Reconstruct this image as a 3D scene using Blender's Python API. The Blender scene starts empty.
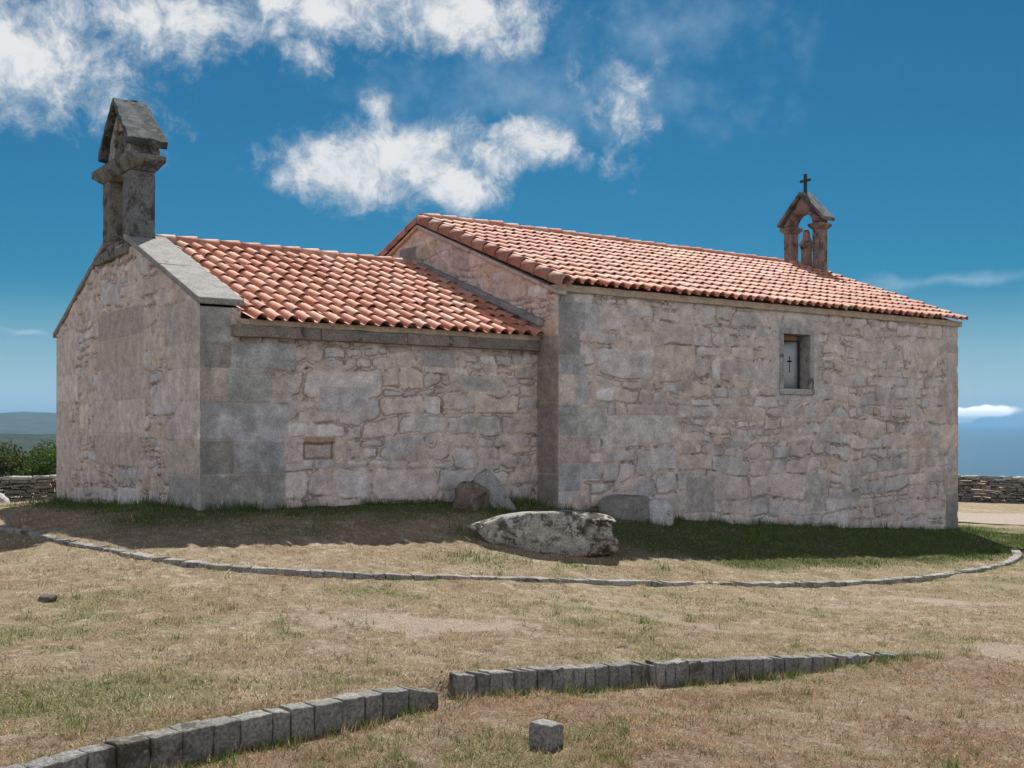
import bpy, math, random
import numpy as np
from mathutils import Vector, noise as mnoise
random.seed(7); RNG = np.random.default_rng(7)
SC = bpy.context.scene
COL = SC.collection

# ------------------------------------------------------------------ constants of the place (metres; z = 0 is eye level)
W, LA, DN, LN = 8.27, 6.40, 0.65, 12.55          # apse width, apse length, nave projection, nave length
EA, SA = 1.84, 0.403                              # apse gable eave height and slope
EN, SN = 2.375, 0.384                             # nave
YM = W/2                                          # ridge line
XE = LA+LN
CAM = (-6.2156, -16.5112, 0.0); YAW = 0.9401; FPX = 1125.5; HOR = 424.5
SUN = Vector((0.46, 0.57, 1.0)).normalized()

# ------------------------------------------------------------------ numpy noise
def _h(ix, iy, seed):
    n = (ix.astype(np.int64)*374761393 + iy.astype(np.int64)*668265263 + seed*974634777) & 0xffffffff
    n = ((n ^ (n >> 13))*1274126177) & 0xffffffff
    n = (n ^ (n >> 16)) & 0xffff
    return n/65535.0
def vnoise(x, y, seed=0):
    x = np.asarray(x, float); y = np.asarray(y, float)
    x0 = np.floor(x); y0 = np.floor(y); fx = x-x0; fy = y-y0
    fx = fx*fx*(3-2*fx); fy = fy*fy*(3-2*fy)
    a = _h(x0, y0, seed); b = _h(x0+1, y0, seed); c = _h(x0, y0+1, seed); d = _h(x0+1, y0+1, seed)
    return (a*(1-fx)+b*fx)*(1-fy)+(c*(1-fx)+d*fx)*fy
def fbm(x, y, seed=0, o=4):
    s = 0; a = .5; t = 0
    for i in range(o):
        s = s+a*vnoise(x*2**i, y*2**i, seed+i*17); t += a; a *= .5
    return s/t
def sstep(a, b, x):
    t = np.clip((x-a)/(b-a), 0, 1); return t*t*(3-2*t)

# ------------------------------------------------------------------ object helpers
def link_mesh(name, V, F, mat, parent=None, tint=None, smooth=False, attrs=None):
    me = bpy.data.meshes.new(name)
    V = np.asarray(V, np.float32)
    if isinstance(F, np.ndarray):
        k = F.shape[1]; flat = F.ravel().astype(np.int32)
        starts = np.arange(len(F), dtype=np.int32)*k
    else:
        flat = np.array([i for f in F for i in f], np.int32)
        ln = np.array([len(f) for f in F], np.int32); starts = np.concatenate([[0], np.cumsum(ln)[:-1]]).astype(np.int32)
    me.vertices.add(len(V)); me.vertices.foreach_set('co', V.ravel())
    me.loops.add(len(flat)); me.loops.foreach_set('vertex_index', flat)
    me.polygons.add(len(starts)); me.polygons.foreach_set('loop_start', starts)
    if smooth: me.polygons.foreach_set('use_smooth', np.ones(len(starts), bool))
    me.update(calc_edges=True); me.validate()
    if tint is not None:
        at = me.attributes.new('tint', 'FLOAT_COLOR', 'POINT')
        t = np.ones((len(V), 4), np.float32); t[:, :3] = tint
        at.data.foreach_set('color', t.ravel())
    for nme, arr in (attrs or {}).items():
        at = me.attributes.new(nme, 'FLOAT', 'POINT'); at.data.foreach_set('value', np.asarray(arr, np.float32))
    ob = bpy.data.objects.new(name, me); COL.objects.link(ob)
    if mat: me.materials.append(mat)
    if parent: ob.parent = parent
    return ob
def put(o, loc):                                  # move the origin of a top-level mesh to its base
    l = Vector(loc); o.data.transform(__import__('mathutils').Matrix.Translation(-l)); o.location = l
def tag(o, label, cat, group=None, kind=None):
    o['label'] = label; o['category'] = cat
    if group: o['group'] = group
    if kind: o['kind'] = kind
    return o
def struct(o, kind='structure'):
    o['kind'] = kind; return o
def empty(name, loc=(0, 0, 0)):
    o = bpy.data.objects.new(name, None); o.location = loc; o.empty_display_size = .3; COL.objects.link(o); return o

class MB:                                         # collects shapes into one mesh, with a tint per vertex
    def __init__(s): s.V = []; s.F = []; s.T = []
    def add(s, V, F, t=(1, 1, 1)):
        n = len(s.V); s.V += [tuple(v) for v in V]; s.F += [tuple(i+n for i in f) for f in F]
        s.T += [tuple(t)]*len(V) if not isinstance(t, list) else t
    def build(s, name, mat, parent=None, smooth=False):
        return link_mesh(name, s.V, s.F, mat, parent, np.array(s.T), smooth)

def rough_block(corners, n=(4, 3, 2), amp=.01, bev=.02, seed=0, freq=6.0):
    """six-sided stone from 8 corners (bottom 4 ccw, top 4 ccw), subdivided, with worn edges and an uneven face."""
    c = [Vector(p) for p in corners]
    nu, nv, nw = n
    V = []; idx = {}; F = []
    def P(a, b, t):
        lo = (c[0]*(1-a)+c[1]*a)*(1-b)+(c[3]*(1-a)+c[2]*a)*b
        hi = (c[4]*(1-a)+c[5]*a)*(1-b)+(c[7]*(1-a)+c[6]*a)*b
        return lo*(1-t)+hi*t
    cen = sum(c, Vector())/8
    dims = ((c[1]-c[0]).length, (c[3]-c[0]).length, (c[4]-c[0]).length)
    def knots(m, L):
        e = min(bev/max(L, 1e-3), .3)
        return [0, e]+[e+(1-2*e)*k/m for k in range(1, m)]+[1-e, 1]
    ku, kv, kw = knots(nu, dims[0]), knots(nv, dims[1]), knots(nw, dims[2])
    def vid(i, j, k):
        if (i, j, k) in idx: return idx[i, j, k]
        p = P(ku[i], kv[j], kw[k])
        ext = (i in (0, len(ku)-1))+(j in (0, len(kv)-1))+(k in (0, len(kw)-1))
        if ext >= 2: p = p+(cen-p).normalized()*bev*(.45 if ext == 2 else .8)
        q = p*freq+Vector((seed*7.3, seed*3.1, seed*1.7))
        p = p+(mnoise.noise_vector(q)*.7+mnoise.noise_vector(q*3)*.3)*amp
        idx[i, j, k] = len(V); V.append(p); return idx[i, j, k]
    A, B, Cc = len(ku)-1, len(kv)-1, len(kw)-1
    for i in range(A):
        for j in range(B):
            F.append((vid(i, j, 0), vid(i, j+1, 0), vid(i+1, j+1, 0), vid(i+1, j, 0)))
            F.append((vid(i, j, Cc), vid(i+1, j, Cc), vid(i+1, j+1, Cc), vid(i, j+1, Cc)))
    for i in range(A):
        for k in range(Cc):
            F.append((vid(i, 0, k), vid(i+1, 0, k), vid(i+1, 0, k+1), vid(i, 0, k+1)))
            F.append((vid(i, B, k), vid(i, B, k+1), vid(i+1, B, k+1), vid(i+1, B, k)))
    for j in range(B):
        for k in range(Cc):
            F.append((vid(0, j, k), vid(0, j, k+1), vid(0, j+1, k+1), vid(0, j+1, k)))
            F.append((vid(A, j, k), vid(A, j+1, k), vid(A, j+1, k+1), vid(A, j, k+1)))
    return V, F
def box8(x0, x1, y0, y1, z0, z1):
    return [(x0, y0, z0), (x1, y0, z0), (x1, y1, z0), (x0, y1, z0), (x0, y0, z1), (x1, y0, z1), (x1, y1, z1), (x0, y1, z1)]

# ------------------------------------------------------------------ materials
def mat(name):
    m = bpy.data.materials.new(name); m.use_nodes = True; nt = m.node_tree; nt.nodes.clear()
    out = nt.nodes.new('ShaderNodeOutputMaterial'); b = nt.nodes.new('ShaderNodeBsdfPrincipled')
    nt.links.new(b.outputs[0], out.inputs[0]); b.inputs['Roughness'].default_value = .9
    b.inputs['Specular IOR Level'].default_value = .25
    return m, nt, b
class N:
    """tiny node-graph helper"""
    def __init__(s, nt): s.nt = nt
    def n(s, t, **k):
        o = s.nt.nodes.new(t)
        for a, v in k.items(): setattr(o, a, v)
        return o
    def l(s, a, b): s.nt.links.new(a, b)
    def setv(s, sock, v):
        if hasattr(v, 'links') or hasattr(v, 'is_linked'): s.l(v, sock)
        else: sock.default_value = v
    def math(s, op, a, b=0.0, c=None, clamp=False):
        m = s.n('ShaderNodeMath', operation=op); m.use_clamp = clamp
        s.setv(m.inputs[0], a); s.setv(m.inputs[1], b)
        if c is not None: s.setv(m.inputs[2], c)
        return m.outputs[0]
    def noise(s, vec, scale, detail=4, rough=.55, dist=0.0):
        m = s.n('ShaderNodeTexNoise'); s.l(vec, m.inputs['Vector']); m.inputs['Scale'].default_value = scale
        m.inputs['Detail'].default_value = detail; m.inputs['Roughness'].default_value = rough; m.inputs['Distortion'].default_value = dist
        return m.outputs['Fac']
    def ramp(s, f, a, b, va=0.0, vb=1.0):
        m = s.n('ShaderNodeMapRange'); m.interpolation_type = 'SMOOTHSTEP'
        s.setv(m.inputs['Value'], f)
        for i, v in zip(('From Min', 'From Max', 'To Min', 'To Max'), (a, b, va, vb)): m.inputs[i].default_value = v
        return m.outputs['Result']
    def mix(s, f, a, b, mode='MIX'):
        m = s.n('ShaderNodeMix', data_type='RGBA', blend_type=mode)
        s.setv(m.inputs[0], f)
        for sock, v in ((m.inputs[6], a), (m.inputs[7], b)):
            if isinstance(v, tuple): sock.default_value = (*v, 1)
            else: s.l(v, sock)
        return m.outputs[2]
    def gain(s, col, f):                           # colour times a scalar
        m = s.n('ShaderNodeVectorMath', operation='SCALE'); s.l(col, m.inputs[0]); s.setv(m.inputs['Scale'], f); return m.outputs[0]
    def attr(s, name): return s.n('ShaderNodeAttribute', attribute_name=name)
    def obj(s): return s.n('ShaderNodeTexCoord').outputs['Object']
    def bump(s, b, h, strength=.5, dist=.01):
        m = s.n('ShaderNodeBump'); m.inputs['Strength'].default_value = strength; m.inputs['Distance'].default_value = dist
        s.l(h, m.inputs['Height']); s.l(m.outputs[0], b.inputs['Normal'])

def stone_mat(name, speck=.5, lichen=0.0, lich_col=(.5, .5, .46), dark=0.0, dark_col=(.05, .05, .045), bump=.5, scale=1.0):
    m, nt, b = mat(name); g = N(nt); co = g.obj(); t = g.attr('tint').outputs['Color']
    f1 = g.ramp(g.noise(co, 45*scale, 5, .65), .3, .7, 1-speck*.45, 1+speck*.45)
    f2 = g.ramp(g.noise(co, 5*scale, 4), .3, .7, .84, 1.16)
    c = g.gain(g.gain(t, f1), f2)
    if dark: c = g.mix(g.ramp(g.noise(co, 3.2*scale, 8, .7, .4), .62-dark*.25, .70-dark*.18, 0, .85), c, dark_col)
    if lichen: c = g.mix(g.ramp(g.noise(co, 7*scale, 8, .75), .64-lichen*.25, .70-lichen*.2, 0, .8), c, lich_col)
    g.l(c, b.inputs['Base Color'])
    g.bump(b, g.noise(co, 28*scale, 8, .7), bump, .03)
    return m
M_WALL = stone_mat('masonry_stone', .55, bump=.35)
M_GRAN = stone_mat('weathered_granite', .8, lichen=.12, dark=.25)
M_COPE = stone_mat('coping_granite', .8, lichen=.35, lich_col=(.30, .30, .29), dark=.15)
M_BELL = stone_mat('bellcote_granite', 1.0, lichen=.16, lich_col=(.24, .25, .24), dark=.55, dark_col=(.035, .037, .037), bump=.8)
M_SLAB = stone_mat('roof_slab_granite', 1.0, lichen=.3, lich_col=(.20, .205, .20), dark=.85, dark_col=(.028, .034, .036), bump=.9, scale=1.1)
M_ROCK = stone_mat('boulder_granite', 1.0, lichen=.5, lich_col=(.42, .41, .385), dark=.62, dark_col=(.028, .024, .016), scale=1.0, bump=.8)
M_SETT = stone_mat('sett_granite', 1.0, lichen=.12, lich_col=(.33, .325, .30), dark=.32, dark_col=(.05, .042, .03), bump=.8)
M_DRY = stone_mat('dry_stone', .8, lichen=.2, dark=.3)
M_LIME = stone_mat('lime_mortar', .6, dark=.1, dark_col=(.2, .15, .1))

m, nt, b = mat('clay_tile'); g = N(nt); co = g.obj(); t = g.attr('tint').outputs['Color']
c = g.gain(t, g.ramp(g.noise(co, 9, 5, .65), .3, .7, .82, 1.15))
c = g.mix(g.ramp(g.noise(co, 4, 7, .75), .63, .72, 0, .55), c, (.42, .36, .30))
c = g.mix(g.ramp(g.noise(co, 14, 6, .7), .66, .74, 0, .6), c, (.10, .075, .06))
g.l(c, b.inputs['Base Color']); b.inputs['Roughness'].default_value = .68; b.inputs['Specular IOR Level'].default_value = .22
g.bump(b, g.noise(co, 60, 5), .25, .01); M_TILE = m

m, nt, b = mat('painted_shutter'); g = N(nt); co = g.obj()
c = g.mix(g.ramp(g.noise(co, 12, 6, .7), .4, .75), (.27, .31, .35), (.34, .37, .395)); g.l(c, b.inputs['Base Color']); b.inputs['Roughness'].default_value = .6; M_SHUT = m
m, nt, b = mat('old_wood'); g = N(nt); co = g.obj()
w = g.n('ShaderNodeMapping'); w.inputs['Scale'].default_value = (2, 30, 30); g.l(co, w.inputs[0])
c = g.mix(g.ramp(g.noise(w.outputs[0], 2, 5), .3, .7), (.11, .062, .038), (.21, .12, .072)); g.l(c, b.inputs['Base Color']); M_WOOD = m
m, nt, b = mat('iron_dark'); b.inputs['Base Color'].default_value = (.03, .03, .035, 1); b.inputs['Roughness'].default_value = .6; M_IRON = m

m, nt, b = mat('leaf'); g = N(nt); t = g.attr('tint').outputs['Color']; g.l(t, b.inputs['Base Color'])
b.inputs['Roughness'].default_value = .65; b.inputs['Transmission Weight'].default_value = 0
tr = nt.nodes.new('ShaderNodeBsdfTranslucent'); g.l(t, tr.inputs[0])
mx = nt.nodes.new('ShaderNodeMixShader'); mx.inputs[0].default_value = .3
g.l(b.outputs[0], mx.inputs[1]); g.l(tr.outputs[0], mx.inputs[2]); g.l(mx.outputs[0], nt.nodes['Material Output'].inputs[0]); M_LEAF = m

m, nt, b = mat('dry_turf'); g = N(nt); co = g.obj()
gr = g.attr('green').outputs['Fac']; ba = g.attr('bare').outputs['Fac']
n1 = g.noise(co, 1.1, 6, .65); n2 = g.noise(co, 13, 8, .72, .6); n3 = g.noise(co, 70, 5, .75); n4 = g.noise(co, 4.5, 6, .7, .5)
c = g.mix(g.ramp(n1, .35, .65), (.245, .188, .125), (.32, .26, .18))
c = g.mix(g.ramp(n4, .5, .66), c, (.45, .385, .295))
c = g.mix(g.ramp(g.noise(co, .7, 5, .6), .5, .62, 0, .5), c, (.25, .165, .11))
c = g.mix(g.ramp(n4, .42, .30, 0, .6), c, (.15, .135, .07))
c = g.mix(g.ramp(n2, .5, .68, 0, .8), c, (.44, .37, .28))
c = g.mix(g.ramp(n2, .43, .30, 0, .85), c, (.085, .062, .042))
c = g.mix(g.math('MULTIPLY', g.attr('rust').outputs['Fac'], .6), c, g.mix(g.ramp(n2, .35, .65), (.15, .095, .065), (.31, .22, .155)))
gm = g.math('MULTIPLY', gr, g.ramp(n2, .35, .6, .55, 1.0))
c = g.mix(gm, c, g.mix(g.attr('lush').outputs['Fac'], g.mix(g.ramp(n3, .35, .65), (.11, .13, .04), (.20, .20, .075)), g.mix(g.ramp(n3, .35, .65), (.035, .055, .015), (.085, .105, .03))))
bm = g.ramp(g.math('ADD', ba, g.math('MULTIPLY', g.math('SUBTRACT', n2, .5), .5)), .38, .80, 0, .75)
c = g.mix(bm, c, g.mix(g.ramp(n3, .3, .7), (.31, .25, .20), (.47, .40, .33)))
c = g.gain(c, g.ramp(n3, .28, .72, .42, 1.5))
g.l(c, b.inputs['Base Color']); b.inputs['Roughness'].default_value = 1; b.inputs['Specular IOR Level'].default_value = .1
hh = g.math('ADD', n2, g.math('MULTIPLY', n3, .4)); g.bump(b, hh, 1.0, .06); M_TURF = m

m, nt, b = mat('gravel_path'); g = N(nt); co = g.obj()
c = g.mix(g.ramp(g.noise(co, 18, 6, .7), .35, .65), (.22, .18, .15), (.33, .285, .24)); g.l(c, b.inputs['Base Color'])
g.bump(b, g.noise(co, 40, 5), .6, .03); M_PATH = m
m, nt, b = mat('sea_water'); g = N(nt); co = g.obj()
c = g.mix(g.ramp(g.noise(co, .004, 5), .3, .7), (.012, .06, .10), (.02, .08, .125)); g.l(c, b.inputs['Base Color']); b.inputs['Roughness'].default_value = .35
g.bump(b, g.noise(co, .15, 6, .7), .5, .6); M_SEA = m
m, nt, b = mat('wooded_hill'); g = N(nt); co = g.obj()
c = g.mix(g.ramp(g.noise(co, .012, 7, .7), .35, .65), (.012, .026, .014), (.04, .058, .03)); g.l(c, b.inputs['Base Color'])
g.bump(b, g.noise(co, .05, 6, .8), 1, 12); M_HILL = m

# ------------------------------------------------------------------ terrain
def spline(pts, step=.1):
    P = [np.array(p, float) for p in pts]; P = [2*P[0]-P[1]]+P+[2*P[-1]-P[-2]]; out = []
    for i in range(1, len(P)-2):
        a, b_, c_, d = P[i-1:i+3]; n = max(2, int(np.linalg.norm(c_-b_)/step))
        for k in range(n):
            t = k/n; out.append(.5*((2*b_)+(-a+c_)*t+(2*a-5*b_+4*c_-d)*t*t+(-a+3*b_-3*c_+d)*t**3))
    out.append(P[-2]); return np.array(out)
KF_PTS = [(-3.2, 5.2), (-2.45, 1.79), (-2.15, -.53), (-1.73, -2.2), (-1.18, -3.12), (-.5, -3.65), (1.35, -4.35), (3.98, -4.75), (6.12, -5.24), (9.39, -5.6), (12.8, -5.15), (15.0, -4.4), (16.3, -3.6)]
KF = spline(KF_PTS, .1)
KN1 = spline([(-7.6, -10.75), (-6.2, -10.5), (-4.93, -10.33), (-4.3, -10.15), (-3.78, -10.04), (-2.84, -9.9), (-2.03, -9.84)], .1)
KN2 = spline([(-1.73, -9.655), (-.18, -9.47), (1.67, -9.55), (3.55, -9.9)], .1)
KN = np.vstack([KN1[:-1], [(-2.02, -9.66), (-1.88, -9.50)], KN2])
CTRL = np.array([
 (0, 0, -1.31), (0, 4, -1.46), (0, 8.2, -1.62), (3, 0, -1.34), (6.4, 0, -1.42), (6.4, -.65, -1.5), (8.5, -.65, -1.76), (11.45, -.65, -2.05), (15, -.65, -2.33), (18.9, -.65, -2.58),
 (1.5, -2.1, -1.70), (5, -2.8, -1.95), (8.4, -3.3, -2.24), (13, -3.2, -2.5), (16.5, -3.2, -2.64),
 (-2.45, 1.79, -1.55), (-2.15, -.53, -1.57), (-1.73, -2.2, -1.62), (-1.18, -3.12, -1.69), (-.5, -3.65, -1.76), (1.35, -4.35, -1.93), (-1.6, 6, -1.6), (3.98, -4.75, -2.19), (6.12, -5.24, -2.34), (9.39, -5.6, -2.5), (12.8, -5.15, -2.6), (16.1, -3.8, -2.65),
 (-4.93, -10.31, -1.80), (-3.78, -10.04, -1.80), (-2.84, -9.9, -1.82), (-2.0, -9.85, -1.83), (-.18, -9.47, -2.01), (1.67, -9.55, -2.16), (3.55, -9.92, -2.26),
 (-3.3, -4.5, -1.80), (0, -7, -1.97), (8.2, -7.2, -2.55), (5.5, -9.5, -2.38),
 (-6.2, -16.5, -1.82), (-2.1, -11.2, -1.83), (0, -16, -2.0), (8, -14, -2.6), (12, -10, -2.85), (-10, -12, -1.8), (-12, -18, -1.8), (8, -20, -2.6),
 (21, .6, -2.75), (30, 4.8, -3.05), (37, 9, -3.2), (.5, 15.6, -2.08), (-8, 14, -2.2), (-9, 3, -1.95), (-10, -5, -1.9), (20, -8, -3.0), (30, -10, -3.6), (19, 9, -2.7), (8, 9.3, -2.0), (30, 20, -3.1), (8, 20, -2.4), (-12, 22, -2.7)], float)
def tps_fit(C):
    n = len(C); d = np.hypot(C[:, None, 0]-C[None, :, 0], C[:, None, 1]-C[None, :, 1])
    K = np.where(d > 0, d*d*np.log(np.maximum(d, 1e-9)), 0)+np.eye(n)*.05
    P = np.c_[np.ones(n), C[:, :2]]; A = np.block([[K, P], [P.T, np.zeros((3, 3))]])
    return np.linalg.solve(A, np.r_[C[:, 2], 0, 0, 0])
TW = tps_fit(CTRL)
def poly_sd(x, y, L):
    """distance to polyline and signed side (+ = left of its direction)"""
    best = np.full(x.shape, 1e9); side = np.zeros(x.shape); par = np.zeros(x.shape)
    for i in range(len(L)-1):
        a, b_ = L[i], L[i+1]; e = b_-a; ll = e@e
        if ll < 1e-12: continue
        t = np.clip(((x-a[0])*e[0]+(y-a[1])*e[1])/ll, 0, 1)
        dx = x-a[0]-t*e[0]; dy = y-a[1]-t*e[1]; d = np.hypot(dx, dy); mk = d < best
        best = np.where(mk, d, best); side = np.where(mk, np.sign(e[0]*dy-e[1]*dx), side); par = np.where(mk, (i+t)/(len(L)-1), par)
    return best, side, par
KNs, KFs = np.vstack([KN1[::3], [(-2.03, -9.84), (-2.02, -9.64), (-1.86, -9.48), (-1.80, -9.66)], KN2[3::3], KN2[-1:]]), KF[::3]
def gz(x, y, micro=True):
    x = np.atleast_1d(np.asarray(x, float)); y = np.atleast_1d(np.asarray(y, float)); sh = x.shape; x = x.ravel(); y = y.ravel()
    r = np.hypot(x-6, y+1); cl = np.minimum(1, 34/np.maximum(r, 1e-6)); cx = 6+(x-6)*cl; cy = -1+(y+1)*cl   # near ground
    d = np.hypot(cx[:, None]-CTRL[None, :, 0], cy[:, None]-CTRL[None, :, 1])
    z = (np.where(d > 0, d*d*np.log(np.maximum(d, 1e-9)), 0))@TW[:-3]+TW[-3]+TW[-2]*cx+TW[-1]*cy
    z = np.clip(z, -4.2, -1.2)
    far = np.maximum(r-42, 0); az = np.arctan2(y+1, x-6)
    z = z-.10*far*sstep(0, 60, far); z = np.maximum(z, -63+0*z)
    near = r < 34
    if near.any():
        xn, yn = x[near], y[near]
        d1, s1, _ = poly_sd(xn, yn, KNs)
        drop = .148*sstep(4.2, 1.2, xn)*sstep(.05, -.035, s1*d1)*sstep(-9, -7, xn)*sstep(6, 4.5, d1)
        d2, s2, _ = poly_sd(xn, yn, KFs)
        drop2 = (.0+.045*sstep(3.0, .2, xn))*sstep(.06, -.05, s2*d2)*sstep(2.6, .6, d2)*sstep(17, 12, xn)
        z[near] -= drop+drop2
    if micro: z = z+(fbm(x*.9, y*.9, 3, 3)-.5)*.09*(r < 60)+(fbm(x*5, y*5, 8, 3)-.5)*.045*(r < 34)
    return z.reshape(sh)
def gz1(x, y): return float(gz(x, y)[0])

def wall_dist(x, y):                                # distance outside the chapel's outline
    ax = np.maximum(np.maximum(-x, x-LA), 0); ay = np.maximum(np.maximum(-y, y-W), 0)
    bx = np.maximum(np.maximum(LA-x, x-XE), 0); by = np.maximum(np.maximum(-DN-y, y-W-DN), 0)
    return np.minimum(np.hypot(ax, ay), np.hypot(bx, by))
def blob(x, y, cx, cy, rx, ry, rot=0):
    c, s = math.cos(rot), math.sin(rot); u = (x-cx)*c+(y-cy)*s; v = -(x-cx)*s+(y-cy)*c
    return np.exp(-((u/rx)**2+(v/ry)**2))
def lush_mask(x, y):
    d = wall_dist(x, y); n = fbm(x*.8, y*.8, 21, 4); wid = .9+2.9*sstep(3.5, 8.5, x)
    return np.maximum(sstep(wid+.5, wid-.6, d+(n-.5)*1.6)*(y < 4), .9*sstep(1.2, .4, d)*(x < .2)*(y > -1))
def green_mask(x, y):
    d = wall_dist(x, y); n = fbm(x*.8, y*.8, 21, 4); n2 = fbm(x*2.6, y*2.6, 25, 3)
    wid = .9+2.9*sstep(3.5, 8.5, x)
    g_ = sstep(wid+.5, wid-.6, d+(n-.5)*1.6)*(y < 4)
    g_ = np.maximum(g_, .9*sstep(1.2, .4, d)*(x < .2)*(y > -1))
    g_ = np.maximum(g_, .9*blob(x, y, -4.6, -8.9, 1.6, .8)*sstep(.4, .62, n2+.1))
    g_ = np.maximum(g_, .8*blob(x, y, -4.4, -6.0, 2.2, 1.2)*sstep(.45, .62, n2+.05))
    g_ = np.maximum(g_, .55*sstep(.52, .70, n)*sstep(.35, .6, n2))
    g_ = np.maximum(g_, .75*sstep(3.2, 1.0, np.abs(d-4.6))*sstep(8, 12, x)*sstep(.4, .6, n2))
    d1, s1, _ = poly_sd(x.ravel(), y.ravel(), KNs)
    g_ = np.maximum(g_, .7*(np.exp(-(d1/.3)**2)*(s1 < 0)).reshape(x.shape)*sstep(.45, .6, n2+.02))
    return np.clip(g_, 0, 1)
def rust_mask(x, y): return sstep(.2, -.3, y+9.75+.06*x)*(.4+.6*sstep(.35, .6, fbm(x*1.2, y*1.2, 52, 3)))*sstep(14, 8, np.hypot(x, y+11))
def bare_mask(x, y):
    n = fbm(x*1.5, y*1.5, 31, 4)
    b_ = blob(x, y, 8.4, -7.0, 1.5, .28, -.5)+blob(x, y, 4.85, -10.2, .6, .5, .2)*1.5+blob(x, y, 6.6, -7.3, 1.0, .2, -.6)*.7
    b_ = b_+.7*blob(x, y, 11.5, -6.6, 1.2, .4, -.5)+.6*blob(x, y, 22, -1, 3.5, 2.0, -.6)
    b_ = b_+.8*sstep(.46, .64, n)*blob(x, y, .3, -7.4, 6.0, 2.0)
    return np.clip(b_, 0, 1.2)
def axis(c, half, step, far):
    a = list(np.arange(-half, half+1e-6, step)); s = step; p = half
    ext = []
    while p < far: s *= 1.16; p += s; ext.append(p)
    return np.array([c-e for e in ext[::-1]]+[c+q for q in a]+[c+e for e in ext])
gx = axis(4.5, 13.5, .12, 4000); gy = axis(-6.5, 10.5, .14, 4000); gy = np.unique(np.round(np.r_[gy[(gy < -11.0) | (gy > -9.2)], np.arange(-11.0, -9.2, .035)], 4))
GX, GY = np.meshgrid(gx, gy, indexing='ij'); GZ = gz(GX, GY)
nx, ny = GX.shape; I = np.arange(nx*ny).reshape(nx, ny)
F = np.stack([I[:-1, :-1], I[1:, :-1], I[1:, 1:], I[:-1, 1:]], -1).reshape(-1, 4)
ground = struct(link_mesh('ground', np.c_[GX.ravel(), GY.ravel(), GZ.ravel()], F, M_TURF, smooth=True,
      attrs={'green': green_mask(GX, GY).ravel(), 'bare': bare_mask(GX, GY).ravel(), 'rust': rust_mask(GX, GY).ravel(), 'lush': lush_mask(GX, GY).ravel()}))

# gravel path beyond the chapel's far corner
pc = spline([(13, 14.5), (20.5, 8.6), (26.6, 4.1), (33, -.8), (41, -5), (50, -8)], 1.0)
V = []; F = []
for i, p in enumerate(pc):
    tdir = pc[min(i+1, len(pc)-1)]-pc[max(i-1, 0)]; tdir /= np.linalg.norm(tdir); nn = np.array([-tdir[1], tdir[0]])
    for k in range(9):
        q = p+nn*((k-4)/4*(2.3+.5*math.sin(i*.9+k)*(k in (0, 8)))); V.append((q[0], q[1], gz1(*q)+.03))
    if i:
        for k in range(8): F.append(((i-1)*9+k, i*9+k, i*9+k+1, (i-1)*9+k+1))
struct(link_mesh('path', V, F, M_PATH, smooth=True))

# sea and hills
S = 26000
struct(link_mesh('sea', [(-S, -S, -60), (S, -S, -60), (S, S, -60), (-S, S, -60)], [(0, 1, 2, 3)], M_SEA))
def hills(name, dist, az0, az1, top, depth, na, nr, seed, rough):
    """a ridge at a distance, between two bearings (degrees right of +Y)"""
    V = []
    for i in range(na):
        a = math.radians(az0+(az1-az0)*i/(na-1)); ed = math.sin(math.pi*i/(na-1))**.4
        for j in range(nr):
            t = j/(nr-1); r = dist+depth*(t-.5)*2
            prof = max(0, 1-abs(t-.5)*2)**.8
            x, y = r*math.sin(a), r*math.cos(a)
            n_ = float(fbm(np.array([a*dist*.0022]), np.array([.3+t*2]), seed, 4)[0])
            n2 = float(fbm(np.array([x*rough]), np.array([y*rough]), seed+5, 3)[0])
            V.append((x, y, -64+(64+top*(.15+1.6*n_))*prof*ed+(n2-.5)*(3 if rough > .02 else 6)*prof))
    F = [(i*nr+j, (i+1)*nr+j, (i+1)*nr+j+1, i*nr+j+1) for i in range(na-1) for j in range(nr-1)]
    return struct(link_mesh(name, V, F, M_HILL, smooth=True))
hills('far_hills', 5200, -75, 34, 92, 1500, 190, 16, 5, .003)
hills('wooded_hill', 1250, -70, 45, -3, 380, 320, 40, 9, .03)

# ------------------------------------------------------------------ masonry walls: real relief, stone by stone
STONES = [((.43, .375, .36), 5), ((.46, .41, .40), 4), ((.40, .385, .385), 5), ((.47, .45, .45), 3), ((.44, .36, .325), 3), ((.375, .335, .32), 2), ((.35, .355, .365), 2), ((.42, .335, .27), 1), ((.50, .44, .405), 2)]
MORTAR = np.array((.49, .405, .36))
def pick(rng, bias=None):
    ws = np.array([w for _, w in STONES], float)
    if bias is not None: ws = ws*np.array(bias)
    c_ = np.array(STONES[rng.choice(len(STONES), p=ws/ws.sum())][0]); return c_*rng.uniform(.95, 1.17)
def rubble_rects(u0, u1, v0, v1, rng, k_=1.0):
    out = []
    def cut(a, b_, c_, d):
        w, h = b_-a, d-c_
        if h > .46*k_ or (h > .24*k_ and rng.random() < .40):
            k = c_+h*rng.uniform(.32, .68); cut(a, b_, c_, k); cut(a, b_, k, d); return
        if w > max(.36*k_, h*rng.uniform(1.7, 4.2)):
            k = a+w*rng.uniform(.3, .7); cut(a, k, c_, d); cut(k, b_, c_, d); return
        out.append((a, b_, c_, d))
    v = v0
    while v < v1:
        h = rng.uniform(.34, .72)*k_; u = u0-rng.uniform(0, 1)
        while u < u1:
            w = rng.uniform(.7, 2.6)*k_; cut(u, u+w, v+rng.uniform(-.03, .03), v+h); u += w
        v += h
    return out
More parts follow.
